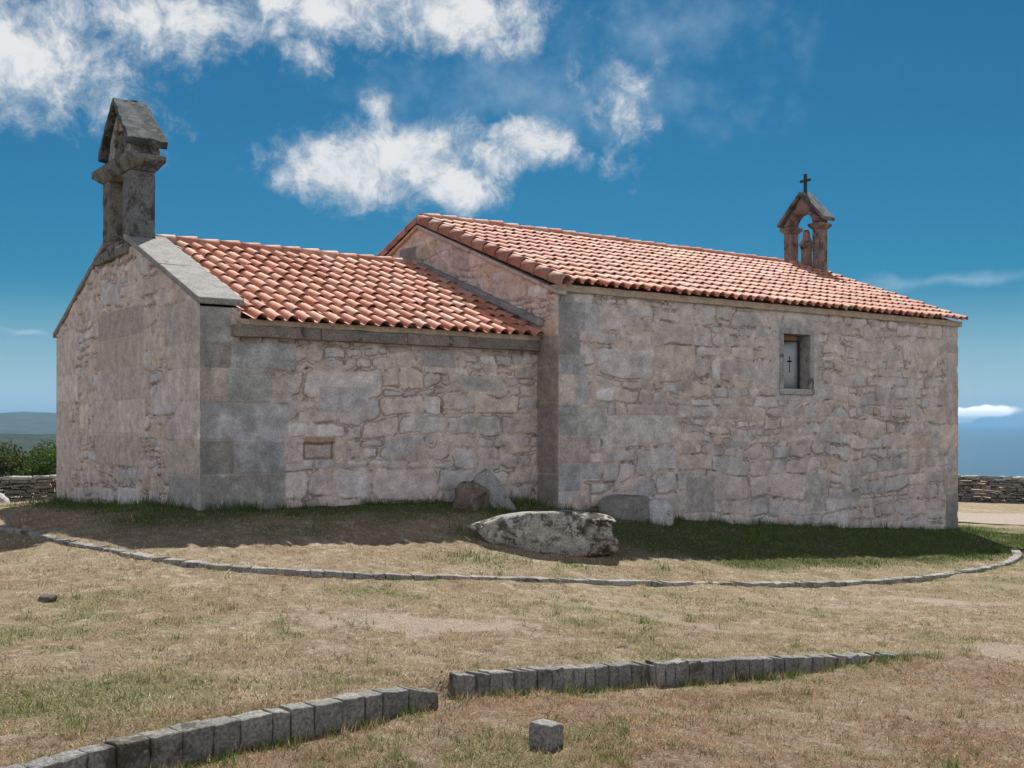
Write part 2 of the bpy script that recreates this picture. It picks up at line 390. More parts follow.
def masonry(U, Z, blocks, seed, mortar=MORTAR, bias=None, crev=1.0, warp=1.0, size=1.0, relief=1.0, smear_=.55, even=0.0):
    rng = np.random.default_rng(seed)
    Uw = U+((fbm(U*1.1, Z*1.3, seed, 3)-.5)*.30+(fbm(U*6, Z*6, seed+3, 2)-.5)*.06)*warp
    Zw = Z+((fbm(U*.55, Z*1.6, seed+1, 3)-.5)*.46+(fbm(U*4.5, Z*6, seed+4, 2)-.5)*.075)*warp
    dist = np.full(U.shape, -.05); sid = np.zeros(U.shape, int); cols = [mortar]; proud = [0.0]; tl = [(0, 0, 0, 0)]
    for (a, b_, c_, d) in rubble_rects(U.min()-.3, U.max()+.3, Z.min()-.3, Z.max()+.3, rng, size):
        gap = rng.uniform(.004, .022); r = min(b_-a, d-c_)*rng.uniform(.06, .30)
        mk = (Uw > a-.03) & (Uw < b_+.03) & (Zw > c_-.03) & (Zw < d+.03)
        if not mk.any(): continue
        uu, zz = Uw[mk], Zw[mk]; hu, hz = (b_-a)/2-gap, (d-c_)/2-gap; cu, cz = (a+b_)/2, (c_+d)/2
        qx = np.abs(uu-cu)-hu+r; qz = np.abs(zz-cz)-hz+r
        sd = -(np.hypot(np.maximum(qx, 0), np.maximum(qz, 0))+np.minimum(np.maximum(qx, qz), 0)-r)
        cur = dist[mk]; bt = sd > cur; cur = np.where(bt, sd, cur); dist[mk] = cur
        s_ = sid[mk]; s_[bt] = len(cols); sid[mk] = s_
        cols.append(pick(rng, bias)); proud.append(rng.uniform(-.006, .022)); tl.append((cu, cz, rng.uniform(-.03, .03), rng.uniform(-.05, .03)))
    dist = dist+(fbm(U*14, Z*14, seed+7, 3)-.5)*.03
    cols = np.array(cols); cols = cols*(1-even)+even*np.array((.435, .395, .385)); cols[0] = mortar; proud = np.array(proud); tl = np.array(tl)
    face = sstep(-.004, .014, dist)
    bev = sstep(0, .05, dist)
    t_ = tl[sid]
    tilt = np.clip((Uw-t_[..., 0])*t_[..., 2]+(Zw-t_[..., 1])*t_[..., 3], -.02, .02)
    rough = (fbm(U*7, Z*7, seed+11, 4)-.5)*.03+(fbm(U*26, Z*26, seed+12, 2)-.5)*.010
    disp = relief*bev*(proud[sid]+.010+tilt)+rough*(.35+.65*face)-.004*(1-face)
    c_ = cols[sid]*(.82+.36*fbm(U*3.3, Z*3.3, seed+13, 4))[..., None]*(.9+.2*fbm(U*18, Z*18, seed+14, 2))[..., None]
    mo = mortar*(.80+.40*fbm(U*4, Z*4, seed+15, 3))[..., None]
    smear = sstep(.50, .66, fbm(U*2.2, Z*2.2, seed+16, 4))*smear_            # pointing smeared over the stones
    f_ = (face*(1-smear*sstep(.07, .01, dist)))[..., None]
    col = mo*(1-f_)+c_*f_
    cv = sstep(.47, .60, fbm(U*2.8, Z*3.4, seed+17, 4))*sstep(.016, .002, np.abs(dist-.004))*crev     # open joints, their dark shade lines painted into the colour too
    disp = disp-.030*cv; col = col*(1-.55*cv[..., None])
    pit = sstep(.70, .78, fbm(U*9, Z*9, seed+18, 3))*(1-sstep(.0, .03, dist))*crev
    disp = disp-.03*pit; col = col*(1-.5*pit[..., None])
    for bl in blocks:                                                  # dressed blocks: (u0,u1,z0,z1,colour[,proud])
        a, b_, c0, d = bl[:4]; colr = np.array(bl[4])*rng.uniform(.80, 1.14)*np.array((1, rng.uniform(.965, 1.0), rng.uniform(.93, 1.02))); pr = bl[5] if len(bl) > 5 else rng.uniform(.004, .012)
        w1 = (fbm(U*3, Z*3, seed+20, 2)-.5)*.035
        sd = np.minimum(np.minimum(U-a, b_-U), np.minimum(Z-c0, d-Z))+w1*.5
        mk = sstep(-.012, .004, sd); jn = sstep(.020, .004, np.abs(sd))*(.45+.55*sstep(.35, .6, fbm(U*3, Z*3, seed+24, 3)))
        blkd = pr+(fbm(U*9, Z*9, seed+21, 3)-.5)*.010
        bc = colr*(.84+.32*fbm(U*5, Z*5, seed+22, 6))[..., None]*(.80+.40*fbm(U*20, Z*20, seed+23, 3))[..., None]
        disp = disp*(1-mk)+blkd*mk-.008*jn; col = col*(1-mk[..., None])+bc*mk[..., None]
        jm = (jn*.65)[..., None]; col = col*(1-jm)+mortar*.9*jm
    return disp, col
def corner_wear(z, seed): return -.016*fbm(z*2.6, z*0+.5, seed, 3)-.014*sstep(.55, .75, fbm(z*6, z*0+9.5, seed+2, 2))
def wall(name, parent, O, ud, nd, ulen, z0, z1, res, blocks, seed, top=None, hole=None, edgeL=None, edgeR=None, post=None, **kw):
    nu = int(round(ulen/res))+1; nz = int(round((z1-z0)/res))+1
    u = np.linspace(0, ulen, nu); z = np.linspace(z0, z1, nz); U, Z = np.meshgrid(u, z, indexing='ij')
    disp, col = masonry(U, Z, blocks, seed, **kw)
    if post: disp, col = post(U, Z, disp, col)
    sh = np.zeros_like(U)
    for e, dd in ((edgeL, U), (edgeR, ulen-U)):
        if e is None: continue
        w_ = sstep(.10, 0, dd); c_ = corner_wear(Z, e); disp = disp*(1-w_)+c_*w_
        sh = sh+(1 if dd is U else -1)*(-c_)*w_
    X = O[0]+ud[0]*(U+sh)+nd[0]*disp; Y = O[1]+ud[1]*(U+sh)+nd[1]*disp
    I = np.arange(nu*nz).reshape(nu, nz)
    F = np.stack([I[:-1, :-1], I[1:, :-1], I[1:, 1:], I[:-1, 1:]], -1)
    keep = np.ones((nu-1, nz-1), bool); uc = (u[:-1]+u[1:])/2; zc = (z[:-1]+z[1:])/2
    if top is not None: keep &= zc[None, :] < top(uc)[:, None]
    if hole: keep &= ~((uc[:, None] > hole[0]) & (uc[:, None] < hole[1]) & (zc[None, :] > hole[2]) & (zc[None, :] < hole[3]))
    F = F[keep]
    if ud[0]*nd[1]-ud[1]*nd[0] > 0: F = F[:, ::-1]
    used = np.unique(F); mp = np.full(nu*nz, -1); mp[used] = np.arange(len(used))
    Vv = np.c_[X.ravel(), Y.ravel(), Z.ravel()][used]
    return link_mesh(name, Vv, mp[F], M_WALL, parent, col.reshape(-1, 3)[used], smooth=True)

chapel = empty('chapel', (LA, 0, -1.5))
tag(chapel, 'old granite chapel with rubble walls, orange tiled roofs and two stone bellcotes', 'chapel')
GB = (.42, .375, .35); GW = (.455, .415, .39); GD = (.285, .285, .28); BL = (.33, .345, .355)
HB = empty('hub_tmp') if False else None
def P(o):                                          # parent while keeping world coordinates
    o.parent = chapel; o.matrix_parent_inverse = __import__('mathutils').Matrix.Translation((-LA, 0, 1.5)); return o
def sub(o, p):
    o.parent = p; return o

# apse: gable wall facing -X (u runs along +Y)
g_blocks = [(0, 1.54, 1.27, 1.90, GW), (0, 1.21, .87, 1.27, GB), (0, 1.54, .36, .87, GW), (0, 1.07, -.25, .36, GW), (0, 1.5, -.80, -.25, GB), (0, 1.35, -1.6, -.80, GD),
   (2.6, 5.2, 1.55, 2.05, GB), (2.6, 3.4, 1.0, 1.55, GW), (3.4, 5.3, 1.0, 1.55, GB), (2.6, 5.1, .44, 1.0, GB), (2.55, 4.0, -.16, .44, GW), (4.0, 5.5, -.16, .44, GB), (2.85, 5.4, -.74, -.16, GB),
   (6.8, W, 1.0, 1.80, GB), (6.6, W, .45, 1.0, GW), (7.3, W, -.2, .45, GB), (6.5, W, -.9, -.2, GW), (7.1, W, -1.9, -.9, GB), (5.9, 6.5, -.1, .4, GW)]
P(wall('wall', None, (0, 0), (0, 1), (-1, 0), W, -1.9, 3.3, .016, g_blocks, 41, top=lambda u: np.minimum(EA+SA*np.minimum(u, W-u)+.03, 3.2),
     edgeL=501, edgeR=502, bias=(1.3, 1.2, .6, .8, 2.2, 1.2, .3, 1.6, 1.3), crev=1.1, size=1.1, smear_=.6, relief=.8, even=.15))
# apse: long wall facing -Y
def stain_corner(U, Z, d, c):
    k = sstep(.40, .10, U+(fbm(U*4, Z*4, 77, 4)-.5)*.35)*.5
    k = np.maximum(k, .40*sstep(1.7, 1.2, U)*sstep(.50, .66, fbm(U*2.6, Z*2.6, 79, 5)))
    k = np.maximum(k, .22*sstep(.55, .70, fbm(U*1.6, Z*2.6, 78, 6)))
    return d, c*(1-k[..., None])+np.array((.115, .125, .12))*k[..., None]
a_blocks = [(0, .5, 1.28, 1.84, GD), (.5, 1.58, .86, 1.29, BL), (0, .5, .86, 1.28, GD), (0, .42, .33, .86, GB), (.42, 1.17, .33, .86, BL), (0, 1.44, -.24, .33, BL), (0, .55, -.77, -.24, GD), (.55, 1.39, -.77, -.24, BL), (0, 1.39, -1.7, -.77, GD),
   (1.68, 2.42, -.30, -.19, (.38, .27, .19), .03), (1.72, 2.27, -.57, -.30, (.20, .17, .15), -.05), (1.77, 2.21, -.53, -.33, (.40, .36, .34), -.035), (1.4, 1.70, -.62, -.2, GW), (2.26, 2.5, -.66, -.2, GB),
   (3.9, 4.6, 1.0, 1.3, (.40, .40, .40)), (4.75, 5.6, .6, .85, (.41, .41, .41)), (2.0, 2.9, .2, .6, (.39, .40, .41)), (3.2, 3.75, -.6, -.2, (.41, .40, .41))]
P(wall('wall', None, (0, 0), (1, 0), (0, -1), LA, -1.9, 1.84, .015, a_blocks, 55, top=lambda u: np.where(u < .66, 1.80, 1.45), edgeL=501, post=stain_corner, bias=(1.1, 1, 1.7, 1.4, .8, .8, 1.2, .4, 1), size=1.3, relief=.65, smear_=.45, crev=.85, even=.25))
# nave: narrow return and gable facing -X (u along +Y from the front corner)
n_blocks = [(0, .62, -.25, .40, (.27, .235, .215)), (0, .62, .40, 1.05, (.29, .25, .225)), (0, .62, 1.05, 1.62, (.28, .245, .225)), (0, .62, -.9, -.25, (.25, .225, .205)), (0, .62, -1.9, -.9, (.24, .215, .195)),
   (4.85, 5.55, 3.55, 3.83, (.2, .21, .215), .05)]
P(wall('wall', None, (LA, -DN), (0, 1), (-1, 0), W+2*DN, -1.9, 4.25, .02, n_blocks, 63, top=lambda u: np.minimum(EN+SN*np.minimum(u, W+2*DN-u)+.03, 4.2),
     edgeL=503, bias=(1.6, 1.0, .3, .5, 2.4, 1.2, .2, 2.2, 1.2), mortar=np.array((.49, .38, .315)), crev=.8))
# nave: long wall facing -Y
def stain_nave(U, Z, d, c):
    k = .55*sstep(.55, .20, U+(fbm(U*4, Z*4, 87, 4)-.5)*.5)*sstep(.9, 1.9, Z+(fbm(U*3, Z*3, 86, 3)-.5))
    k = np.maximum(k, .22*sstep(.55, .70, fbm(U*1.6, Z*2.6, 88, 6)))
    k = np.maximum(k, .5*sstep(12.0, 12.3, U)*sstep(-1.7, -2.0, Z+(fbm(U*6, Z*6, 85, 2)-.5)*.2))
    return d, c*(1-k[..., None])+np.array((.125, .135, .135))*k[..., None]
WX0, WX1, WZ0, WZ1 = 12.47-LA, 13.33-LA, .76, 1.93
v_blocks = [(0, .63, 1.71, 2.22, BL), (.63, .98, 1.71, 2.22, (.41, .42, .44)), (0, .5, 1.26, 1.71, GD), (0, .62, .90, 1.26, (.37, .38, .39)), (.0, .40, .36, .9, GB), (.4, .70, .36, .9, (.39, .39, .40)),
   (0, .45, -.21, .36, (.30, .31, .32)), (.45, 1.15, -.21, .30, (.40, .41, .42)), (0, .74, -.71, -.21, GB), (.5, 1.0, -1.0, -.71, (.42, .43, .44)), (0, .5, -1.2, -.71, BL),
   (11.9, 12.55, 1.75, 2.22, GB), (12.05, 12.55, 1.06, 1.75, (.40, .38, .375)), (11.75, 12.55, .55, 1.06, GB), (12.0, 12.55, -.01, .55, GB), (11.8, 12.55, -.55, -.01, GW), (12.1, 12.55, -1.1, -.55, (.37, .35, .345)), (11.9, 12.55, -1.7, -1.1, GB), (12.0, 12.55, -2.9, -1.7, GD),
   (WX0-.36, WX0, .72, 1.6, (.36, .35, .35)), (WX0-.36, WX1+.3, 1.93, 2.2, (.38, .37, .37)), (WX1, WX1+.3, .72, 1.93, (.38, .37, .37)), (WX0-.2, WX1+.2, .50, .74, (.40, .38, .38)),
   (6.8, 7.5, -1.9, -1.1, (.43, .415, .41)), (8.0, 8.7, -1.4, -.85, (.45, .43, .42)), (1.2, 3.0, -.36, .18, (.46, .445, .44)), (3.2, 4.0, -1.75, -1.05, (.37, .355, .35))]
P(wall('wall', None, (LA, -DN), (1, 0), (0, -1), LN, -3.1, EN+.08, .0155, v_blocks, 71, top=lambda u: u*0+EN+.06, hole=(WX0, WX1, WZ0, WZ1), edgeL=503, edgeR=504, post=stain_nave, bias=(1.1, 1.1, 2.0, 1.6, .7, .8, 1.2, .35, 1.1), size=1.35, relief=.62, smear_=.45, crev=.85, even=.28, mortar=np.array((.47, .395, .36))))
# walls on the sides away from the camera
mb = MB()
mb.add(*rough_block(box8(0.01, LA, W-.4, W, -2.4, 1.78), (6, 1, 3), .01, .01, 1), t=(.37, .33, .31)); P(mb.build('wall', M_WALL))
mb = MB()
mb.add(*rough_block(box8(LA, XE-.01, W+DN-.4, W+DN, -3.1, EN), (10, 1, 4), .01, .01, 2), t=(.37, .33, .31)); P(mb.build('wall', M_WALL))
P(wall('wall', None, (XE, -DN), (0, 1), (1, 0), W+2*DN, -3.3, 4.25, .04, [], 91, top=lambda u: np.minimum(EN+SN*np.minimum(u, W+2*DN-u)+.03, 4.2), edgeL=504))

# ------------------------------------------------------------------ roofs: barrel-and-pan clay tiles, one by one
TILEC = [((.47, .22, .155), 5), ((.50, .265, .195), 5), ((.45, .225, .165), 4), ((.52, .31, .24), 2), ((.40, .165, .11), 1.5), ((.50, .35, .28), .6), ((.37, .27, .22), .3)]
_tw = np.array([w for _, w in TILEC]); _tw = _tw/_tw.sum()
def tint_tile(rng): return np.array(TILEC[rng.choice(len(TILEC), p=_tw)][0])*rng.uniform(.86, 1.06)*np.array((.97, .90, .86))
def tile_field(x0, x1, yA, yB, zA, zB, rows, pitch, seed):
    """tiles from the eave (yA,zA) up to the ridge (yB,zB)"""
    rng = np.random.default_rng(seed); V = []; F = []; T = []
    S_ = np.array((0, yB-yA, zB-zA)); Ls = np.linalg.norm(S_); S_ /= Ls; nrm = np.array((0, -S_[2], S_[1])); nrm *= np.sign(nrm[2])
    ncol = int(round((x1-x0)/pitch)); pitch = (x1-x0)/ncol; ex = Ls/rows
    ang = np.linspace(0, math.pi, 7)
    pu = np.r_[np.array([0, .05]), .085+.089*(1-np.cos(ang)), [.27]]; pu = pu/.27*pitch
    ph = np.r_[np.array([.016, 0]), .003+.092*np.sin(ang), [.016]]
    n = len(pu)
    for r in range(rows):
        for c_ in range(ncol):
            dx = rng.normal(0, .008); dz = abs(rng.normal(0, .007)); sk = rng.normal(0, .014); dl = rng.normal(0, .018); t = tint_tile(rng)
            s0 = r*ex-.04+dl; s1 = (r+1)*ex+.05
            xx = x0+c_*pitch+pu; o = np.array((0, yA, zA))
            base = len(V)
            for (s, lift, th, k) in ((s1, .000, 0, 1), (s0, .034+dz, 0, 0), (s0+.004, .034+dz-.020, 1, 0)):
                for i in range(n):
                    p = o+S_*s+nrm*(lift+ph[i]*(.90 if k else 1.0)); V.append((xx[i]+dx+sk*(1-k), p[1], p[2])); T.append(t)
            for i in range(n-1):
                F.append((base+n+i, base+n+i+1, base+i+1, base+i)); F.append((base+2*n+i, base+2*n+i+1, base+n+i+1, base+n+i))
    return V, F, T
def half_tile(V, F, T, a, b_, r0, r1, up, t, segs=8, th=.016, skirt=0.0):
    """half-round cover tile from a to b_, thick at both ends, with straight sides of the given height"""
    a = np.array(a, float); b_ = np.array(b_, float); d = b_-a; d /= np.linalg.norm(d); up = np.array(up, float); up -= d*(up@d); up /= np.linalg.norm(up); sd = np.cross(d, up)
    base = len(V); qs = [math.pi*i/segs for i in range(segs+1)]
    prof = ([(1, -skirt)] if skirt else [])+[(math.cos(q), math.sin(q)) for q in qs]+([(-1, -skirt)] if skirt else [])
    for (c_, r) in ((a, r0), (b_, r1), (b_, r1-th), (a, r0-th)):
        for (p, q) in prof: V.append(tuple(c_+sd*r*p+up*(r*q if q >= 0 else q))); T.append(t)
    m_ = len(prof)
    for k in range(3):
        for i in range(m_-1): F.append((base+k*m_+i, base+k*m_+i+1, base+(k+1)*m_+i+1, base+(k+1)*m_+i))
    F.append(tuple(base+3*m_+i for i in range(m_))[::1])if False else None
    for i in range(m_-1): F.append((base+3*m_+i, base+3*m_+i+1, base+i+1, base+i))
def roof(name, x0, x1, yl, ym, zl, zr, rows, seed, verge):
    V, F, T = [], [], []
    for (a, sgn) in ((yl, 1), (2*ym-yl, -1)):
        v, f, t = tile_field(x0, x1, a, ym-sgn*.04, zl, zr, rows, .267, seed+(sgn < 0)*3)
        if sgn < 0: f = [q[::-1] for q in f]
        n = len(V); V += v; T += t; F += [tuple(i+n for i in q) for q in f]
    ob = P(link_mesh(name, V, F, M_TILE, None, np.array(T), smooth=True))
    md = ob.modifiers.new('edges', 'EDGE_SPLIT'); md.split_angle = math.radians(50)
    rng = np.random.default_rng(seed+50)
    V, F, T = [], [], []; x = x0-.03; k = 0
    while x < x1:
        x2 = min(x+.42, x1+.04); dz = rng.normal(0, .008)
        half_tile(V, F, T, (x-.05, ym+rng.normal(0, .008), zr+.06+dz), (x2, ym+rng.normal(0, .008), zr+.08+dz), .10, .115, (0, 0, 1), tint_tile(rng)*1.02, skirt=.13); x = x2
    sub(P(link_mesh('ridge_tiles', V, F, M_TILE, None, np.array(T), smooth=True)), ob)
    if verge:
        for xv in verge:
            V, F, T = [], [], []
            for (a, sgn) in ((yl, 1), (2*ym-yl, -1)):
                A = np.array((xv, a, zl+.03)); B = np.array((xv, ym, zr+.02)); n_ = rows
                for i in range(n_):
                    p = A+(B-A)*(i/n_); q = A+(B-A)*((i+1)/n_)
                    half_tile(V, F, T, p-(B-A)/np.linalg.norm(B-A)*.05+np.array((rng.normal(0, .005), 0, .016)), q+np.array((0, 0, .0)), .115, .10, (0, 0, 1), tint_tile(rng)*np.array((.66, .72, .78)), skirt=.09)  # tint darkened to stand in for shade on the verge sides
            sub(P(link_mesh('verge_tiles', V, F, M_TILE, None, np.array(T), smooth=True)), ob)
    # deck that carries the tiles
    mb = MB()
    for sgn in (1, -1):
        a = yl+.12 if sgn > 0 else 2*ym-yl-.12
        c = [(x0+.03, a, zl-.09), (x1-.03, a, zl-.09), (x1-.03, ym, zr-.16), (x0+.03, ym, zr-.16)]
        if sgn < 0: c = [c[1], c[0], c[3], c[2]]
        mb.add(c+[(p[0], p[1], p[2]+.05) for p in c], [(0, 3, 2, 1), (4, 5, 6, 7), (0, 1, 5, 4), (1, 2, 6, 5), (2, 3, 7, 6), (3, 0, 4, 7)], (.2, .12, .08))
    sub(P(mb.build('roof_deck', M_WOOD)), ob)
    return ob
ROOF_A = roof('roof', .68, LA-.02, -.24, YM, 1.60, 3.345, 10, 11, None)
ROOF_N = roof('roof', LA+.10, XE+.10, -DN-.15, YM, 2.53, 4.38, 12, 12, (LA+.03,))

# eaves
def strip(name, x0, x1, y0, y1, z0, z1, n, amp, seed, material, t, parent=None):
    mb = MB(); mb.add(*rough_block(box8(x0, x1, y0, y1, z0, z1), n, amp, .012, seed, 5), t=t); o = P(mb.build(name, material)); return sub(o, parent) if parent else o
mb = MB(); xs = [.50, 1.95, 3.55, 4.8, LA-.005]
for i in range(4):
    mb.add(*rough_block(box8(xs[i]+.003, xs[i+1]-.003, -.15, .3, 1.35, 1.535), (9, 2, 2), .012, .012, 60+i, 4), t=np.array((.185, .17, .155))*random.uniform(.85, 1.15))
P(mb.build('cornice', M_GRAN))
strip('eave_mortar', .62, LA-.005, -.13, .25, 1.537, 1.63, (40, 2, 2), .018, 71, M_LIME, (.42, .34, .25))
strip('eave_mortar', LA-.03, XE+.06, -DN-.07, -DN+.3, EN+.022, EN+.15, (70, 2, 2), .014, 72, M_LIME, (.36, .29, .225))
strip('eave_mortar', LA+.03, XE+.06, W+DN-.2, W+DN+.11, EN-.035, EN+.115, (20, 2, 2), .012, 73, M_LIME, (.43, .35, .265))
strip('eave_mortar', .62, LA-.005, W-.25, W+.13, 1.45, 1.63, (20, 2, 2), .012, 74, M_LIME, (.42, .34, .25))

# sloping stones: gable coping of the apse, drip course and verge slab on the nave gable
def slope_stone(mb, xa, xb, ya, yb, za, zb, th, seed, t, n=(3, 8, 2), amp=.012, bev=.02):
    mb.add(*rough_block([(xa, ya, za), (xb, ya, za), (xb, yb, zb), (xa, yb, zb), (xa, ya, za+th), (xb, ya, za+th), (xb, yb, zb+th), (xa, yb, zb+th)], n, amp, bev, seed, 3.5), t=t)
mb = MB()
zf = lambda y: EA+SA*min(y, W-y)+.012
for (ya, yb, xa) in ((-.07, 1.66, -.05), (1.67, 3.52, -.06)):
    slope_stone(mb, xa, .69, ya, yb, zf(ya), zf(yb), .10, 80+ya, (.225, .222, .215))
P(mb.build('gable_coping', M_COPE)); mb = MB()
for (ya, yb, xa) in ((-.07, 1.66, -.05), (1.67, 3.52, -.06)): slope_stone(mb, xa, .69, W-yb, W-ya, zf(yb), zf(ya), .10, 84+ya, (.21, .205, .20))
P(mb.build('gable_coping', M_COPE))
mb = MB()
for (ya, yb) in ((-.22, 1.0), (1.01, 2.5), (2.51, 4.2)):
    za, zb = (1.80+(3.40-1.80)/(4.2+.22)*(q+.22) for q in (ya, yb))
    slope_stone(mb, LA-.13, LA+.02, ya, yb, za, zb, .13, 90+ya, np.array((.23, .23, .235))*random.uniform(.85, 1.15), (2, 8, 2), .014)
    slope_stone(mb, LA-.13, LA+.02, W-yb, W-ya, zb, za, .13, 96+ya, (.23, .23, .235), (2, 8, 2), .014)
mb.add(*rough_block(box8(LA-.22, LA+.02, 3.95, 4.4, 3.36, 3.50), (2, 3, 2), .03, .03, 99), t=(.33, .27, .23))
P(mb.build('drip_course', M_GRAN))
mb = MB()
zn = lambda y: EN+SN*(min(y, W-y)+DN)-.015
for i in range(4):
    ya = -DN-.10+i*(YM+DN+.10)/4; yb = ya+(YM+DN+.10)/4-.006
    slope_stone(mb, LA-.07, LA+.12, ya, yb, zn(ya), zn(yb), .075, 110+i, (.37, .325, .28), (2, 6, 2), .01)
    slope_stone(mb, LA-.07, LA+.12, W-yb, W-ya, zn(yb), zn(ya), .075, 116+i, (.40, .30, .215), (2, 6, 2), .01)
P(mb.build('verge_slab', M_LIME))

# window in the nave
mb = MB(); wx0, wx1 = LA+WX0, LA+WX1; yf = -DN
t = (.29, .285, .285)
for (x0, x1, z0, z1, s) in ((wx0-.12, wx0-.002, WZ0+.003, WZ1-.003, 1), (wx1+.002, wx1+.12, WZ0+.003, WZ1-.003, 2), (wx0-.12, wx1+.12, WZ1+.001, WZ1+.12, 3), (wx0-.12, wx1+.12, WZ0-.12, WZ0-.001, 4)):
    mb.add(*rough_block(box8(x0, x1, yf-.028 if s != 4 else yf-.055, yf+.42, z0, z1), (3, 4, 4), .012, .012, 130+s, 6), t=np.array(t)*(1.12 if s == 4 else 1))
win = P(mb.build('window', M_GRAN))
mb = MB(); mb.add(*rough_block(box8(wx0+.003, wx1-.28, yf+.10, yf+.36, WZ1-.13, WZ1-.003), (5, 2, 2), .012, .015, 140, 6), t=(1, 1, 1)); sub(P(mb.build('lintel_board', M_WOOD)), win)
# shutter: two planks pierced by a small cross
sx0, sx1, sy, sz0, sz1 = wx0+.02, wx1-.10, yf+.25, WZ0+.02, WZ1-.14
cx, cz = sx0+.49, (sz0+sz1)/2+.04; a, bb = .019, .17
xs = sorted([sx0, cx-.08, cx-a, cx+a, cx+.08, sx1]); zs = sorted([sz0, cz-.20, cz+.02, cz+.06, cz+.15, sz1])
mb = MB(); Vs = [(x_, sy+dy_, z_) for dy_ in (0, .035) for x_ in xs for z_ in zs]; Fs = []; vi = lambda k, i, j: k*36+i*6+j
for i in range(5):
    for j in range(5):
        xm, zm = (xs[i]+xs[i+1])/2, (zs[j]+zs[j+1])/2
        if (abs(xm-cx) < a and cz-.20 < zm < cz+.15) or (abs(xm-cx) < .08 and cz+.02 < zm < cz+.06): continue
        Fs += [(vi(0, i, j), vi(0, i+1, j), vi(0, i+1, j+1), vi(0, i, j+1)), (vi(1, i, j), vi(1, i, j+1), vi(1, i+1, j+1), vi(1, i+1, j))]
for k in range(5):
    Fs += [(vi(0, 5, k), vi(1, 5, k), vi(1, 5, k+1), vi(0, 5, k+1)), (vi(0, 0, k), vi(0, 0, k+1), vi(1, 0, k+1), vi(1, 0, k)), (vi(0, k, 5), vi(0, k+1, 5), vi(1, k+1, 5), vi(1, k, 5)), (vi(0, k, 0), vi(1, k, 0), vi(1, k+1, 0), vi(0, k+1, 0))]
mb.add(Vs, Fs)
shut = sub(P(mb.build('shutter', M_SHUT)), win)
mb = MB()
for x in (sx1+.012, ): mb.add(*rough_block(box8(x, x+.045, sy-.02, sy+.05, sz0-.02, sz1+.01), (1, 1, 4), .002, .004, 3), t=(1, 1, 1))
sub(P(mb.build('window_frame', M_IRON)), win)
mb = MB(); mb.add(*rough_block(box8(wx0-.02, wx1+.02, yf+.46, yf+.50, WZ0-.1, WZ1+.1), (1, 1, 1), 0, .002, 3), t=(1, 1, 1)); sub(P(mb.build('back_panel', M_IRON)), win)

# ------------------------------------------------------------------ stone turret on the apse gable
TX0, TX1, TY0, TY1 = .0, .44, 3.32, 4.95
tur = MB()
tur.add(*rough_block(box8(TX0+.02, TX1+.02, TY0-.02, TY1+.02, 3.165, 3.30), (4, 8, 2), .02, .02, 199, 5), t=(.16, .158, .15))
turret = P(tur.build('bell_turret', M_BELL))
for i, (ya, yb, t_) in enumerate(((TY0, 3.77, (.135, .142, .145)), (4.54, TY1, (.15, .14, .125)))):
    mb = MB(); mb.add(*rough_block(box8(TX0, TX1, ya, yb, 3.302, 4.47), (4, 4, 10), .022, .018, 203+i, 5), t=t_); sub(P(mb.build('pillar', M_BELL)), turret)
mb = MB()
for i, (ya, yb, z0, z1) in enumerate(((3.30, 4.1, 2.99, 3.162), (4.11, 5.22, 2.97, 3.16))):
    mb.add(*rough_block(box8(-.10, .66, ya, yb, z0, z1), (4, 4, 2), .04, .03, 210+i, 4), t=(.17, .16, .145))
sub(P(mb.build('base_stone', M_BELL)), turret)
def cap_stone(x0, x1, y0, y1, z0, z1, X0, X1, Y0, Y1, z2, seed, n=(5, 8, 2)):
    v1, f1 = rough_block([(x0, y0, z0), (x1, y0, z0), (x1, y1, z0), (x0, y1, z0), (X0, Y0, z1), (X1, Y0, z1), (X1, Y1, z1), (X0, Y1, z1)], n, .010, .012, seed, 5)
    v2, f2 = rough_block(box8(X0, X1, Y0, Y1, z1+.001, z2), n, .010, .014, seed+1, 5)
    return (v1, f1), (v2, f2)
mb = MB()
for q in cap_stone(TX0-.02, TX1+.02, TY0-.02, TY1+.02, 4.475, 4.63, TX0-.12, TX1+.14, TY0-.17, TY1+.32, 4.74, 220): mb.add(*q, t=(.145, .145, .13))
sub(P(mb.build('cap', M_BELL)), turret)
AY, AZ = 3.97, 5.84; hw = .92
mb = MB()
for sgn in (1, -1):                                # two leaning roof slabs
    y1_ = AY+(.92 if sgn > 0 else -.82); th = .12
    lo = [(TX0-.11, y1_, 4.86), (TX1+.17, y1_, 4.86), (TX1+.05, AY, AZ-.10), (TX0-.11, AY, AZ-.10)]
    hi = [(p[0], p[1]+sgn*.05, p[2]+th) for p in lo]; hi[2] = (TX1+.05, AY-sgn*.01, AZ+.02); hi[3] = (TX0-.11, AY-sgn*.01, AZ+.02)
    c = lo+hi
    if sgn > 0: c = [c[1], c[0], c[3], c[2], c[5], c[4], c[7], c[6]]
    mb.add(*rough_block(c, (8, 14, 3), .034, .022, 231.5+sgn, 5), t=(.105, .12, .125))
sub(P(mb.build('stone_roof', M_SLAB)), turret)
mb = MB()                                           # the stones that carry them, leaving a small dark opening
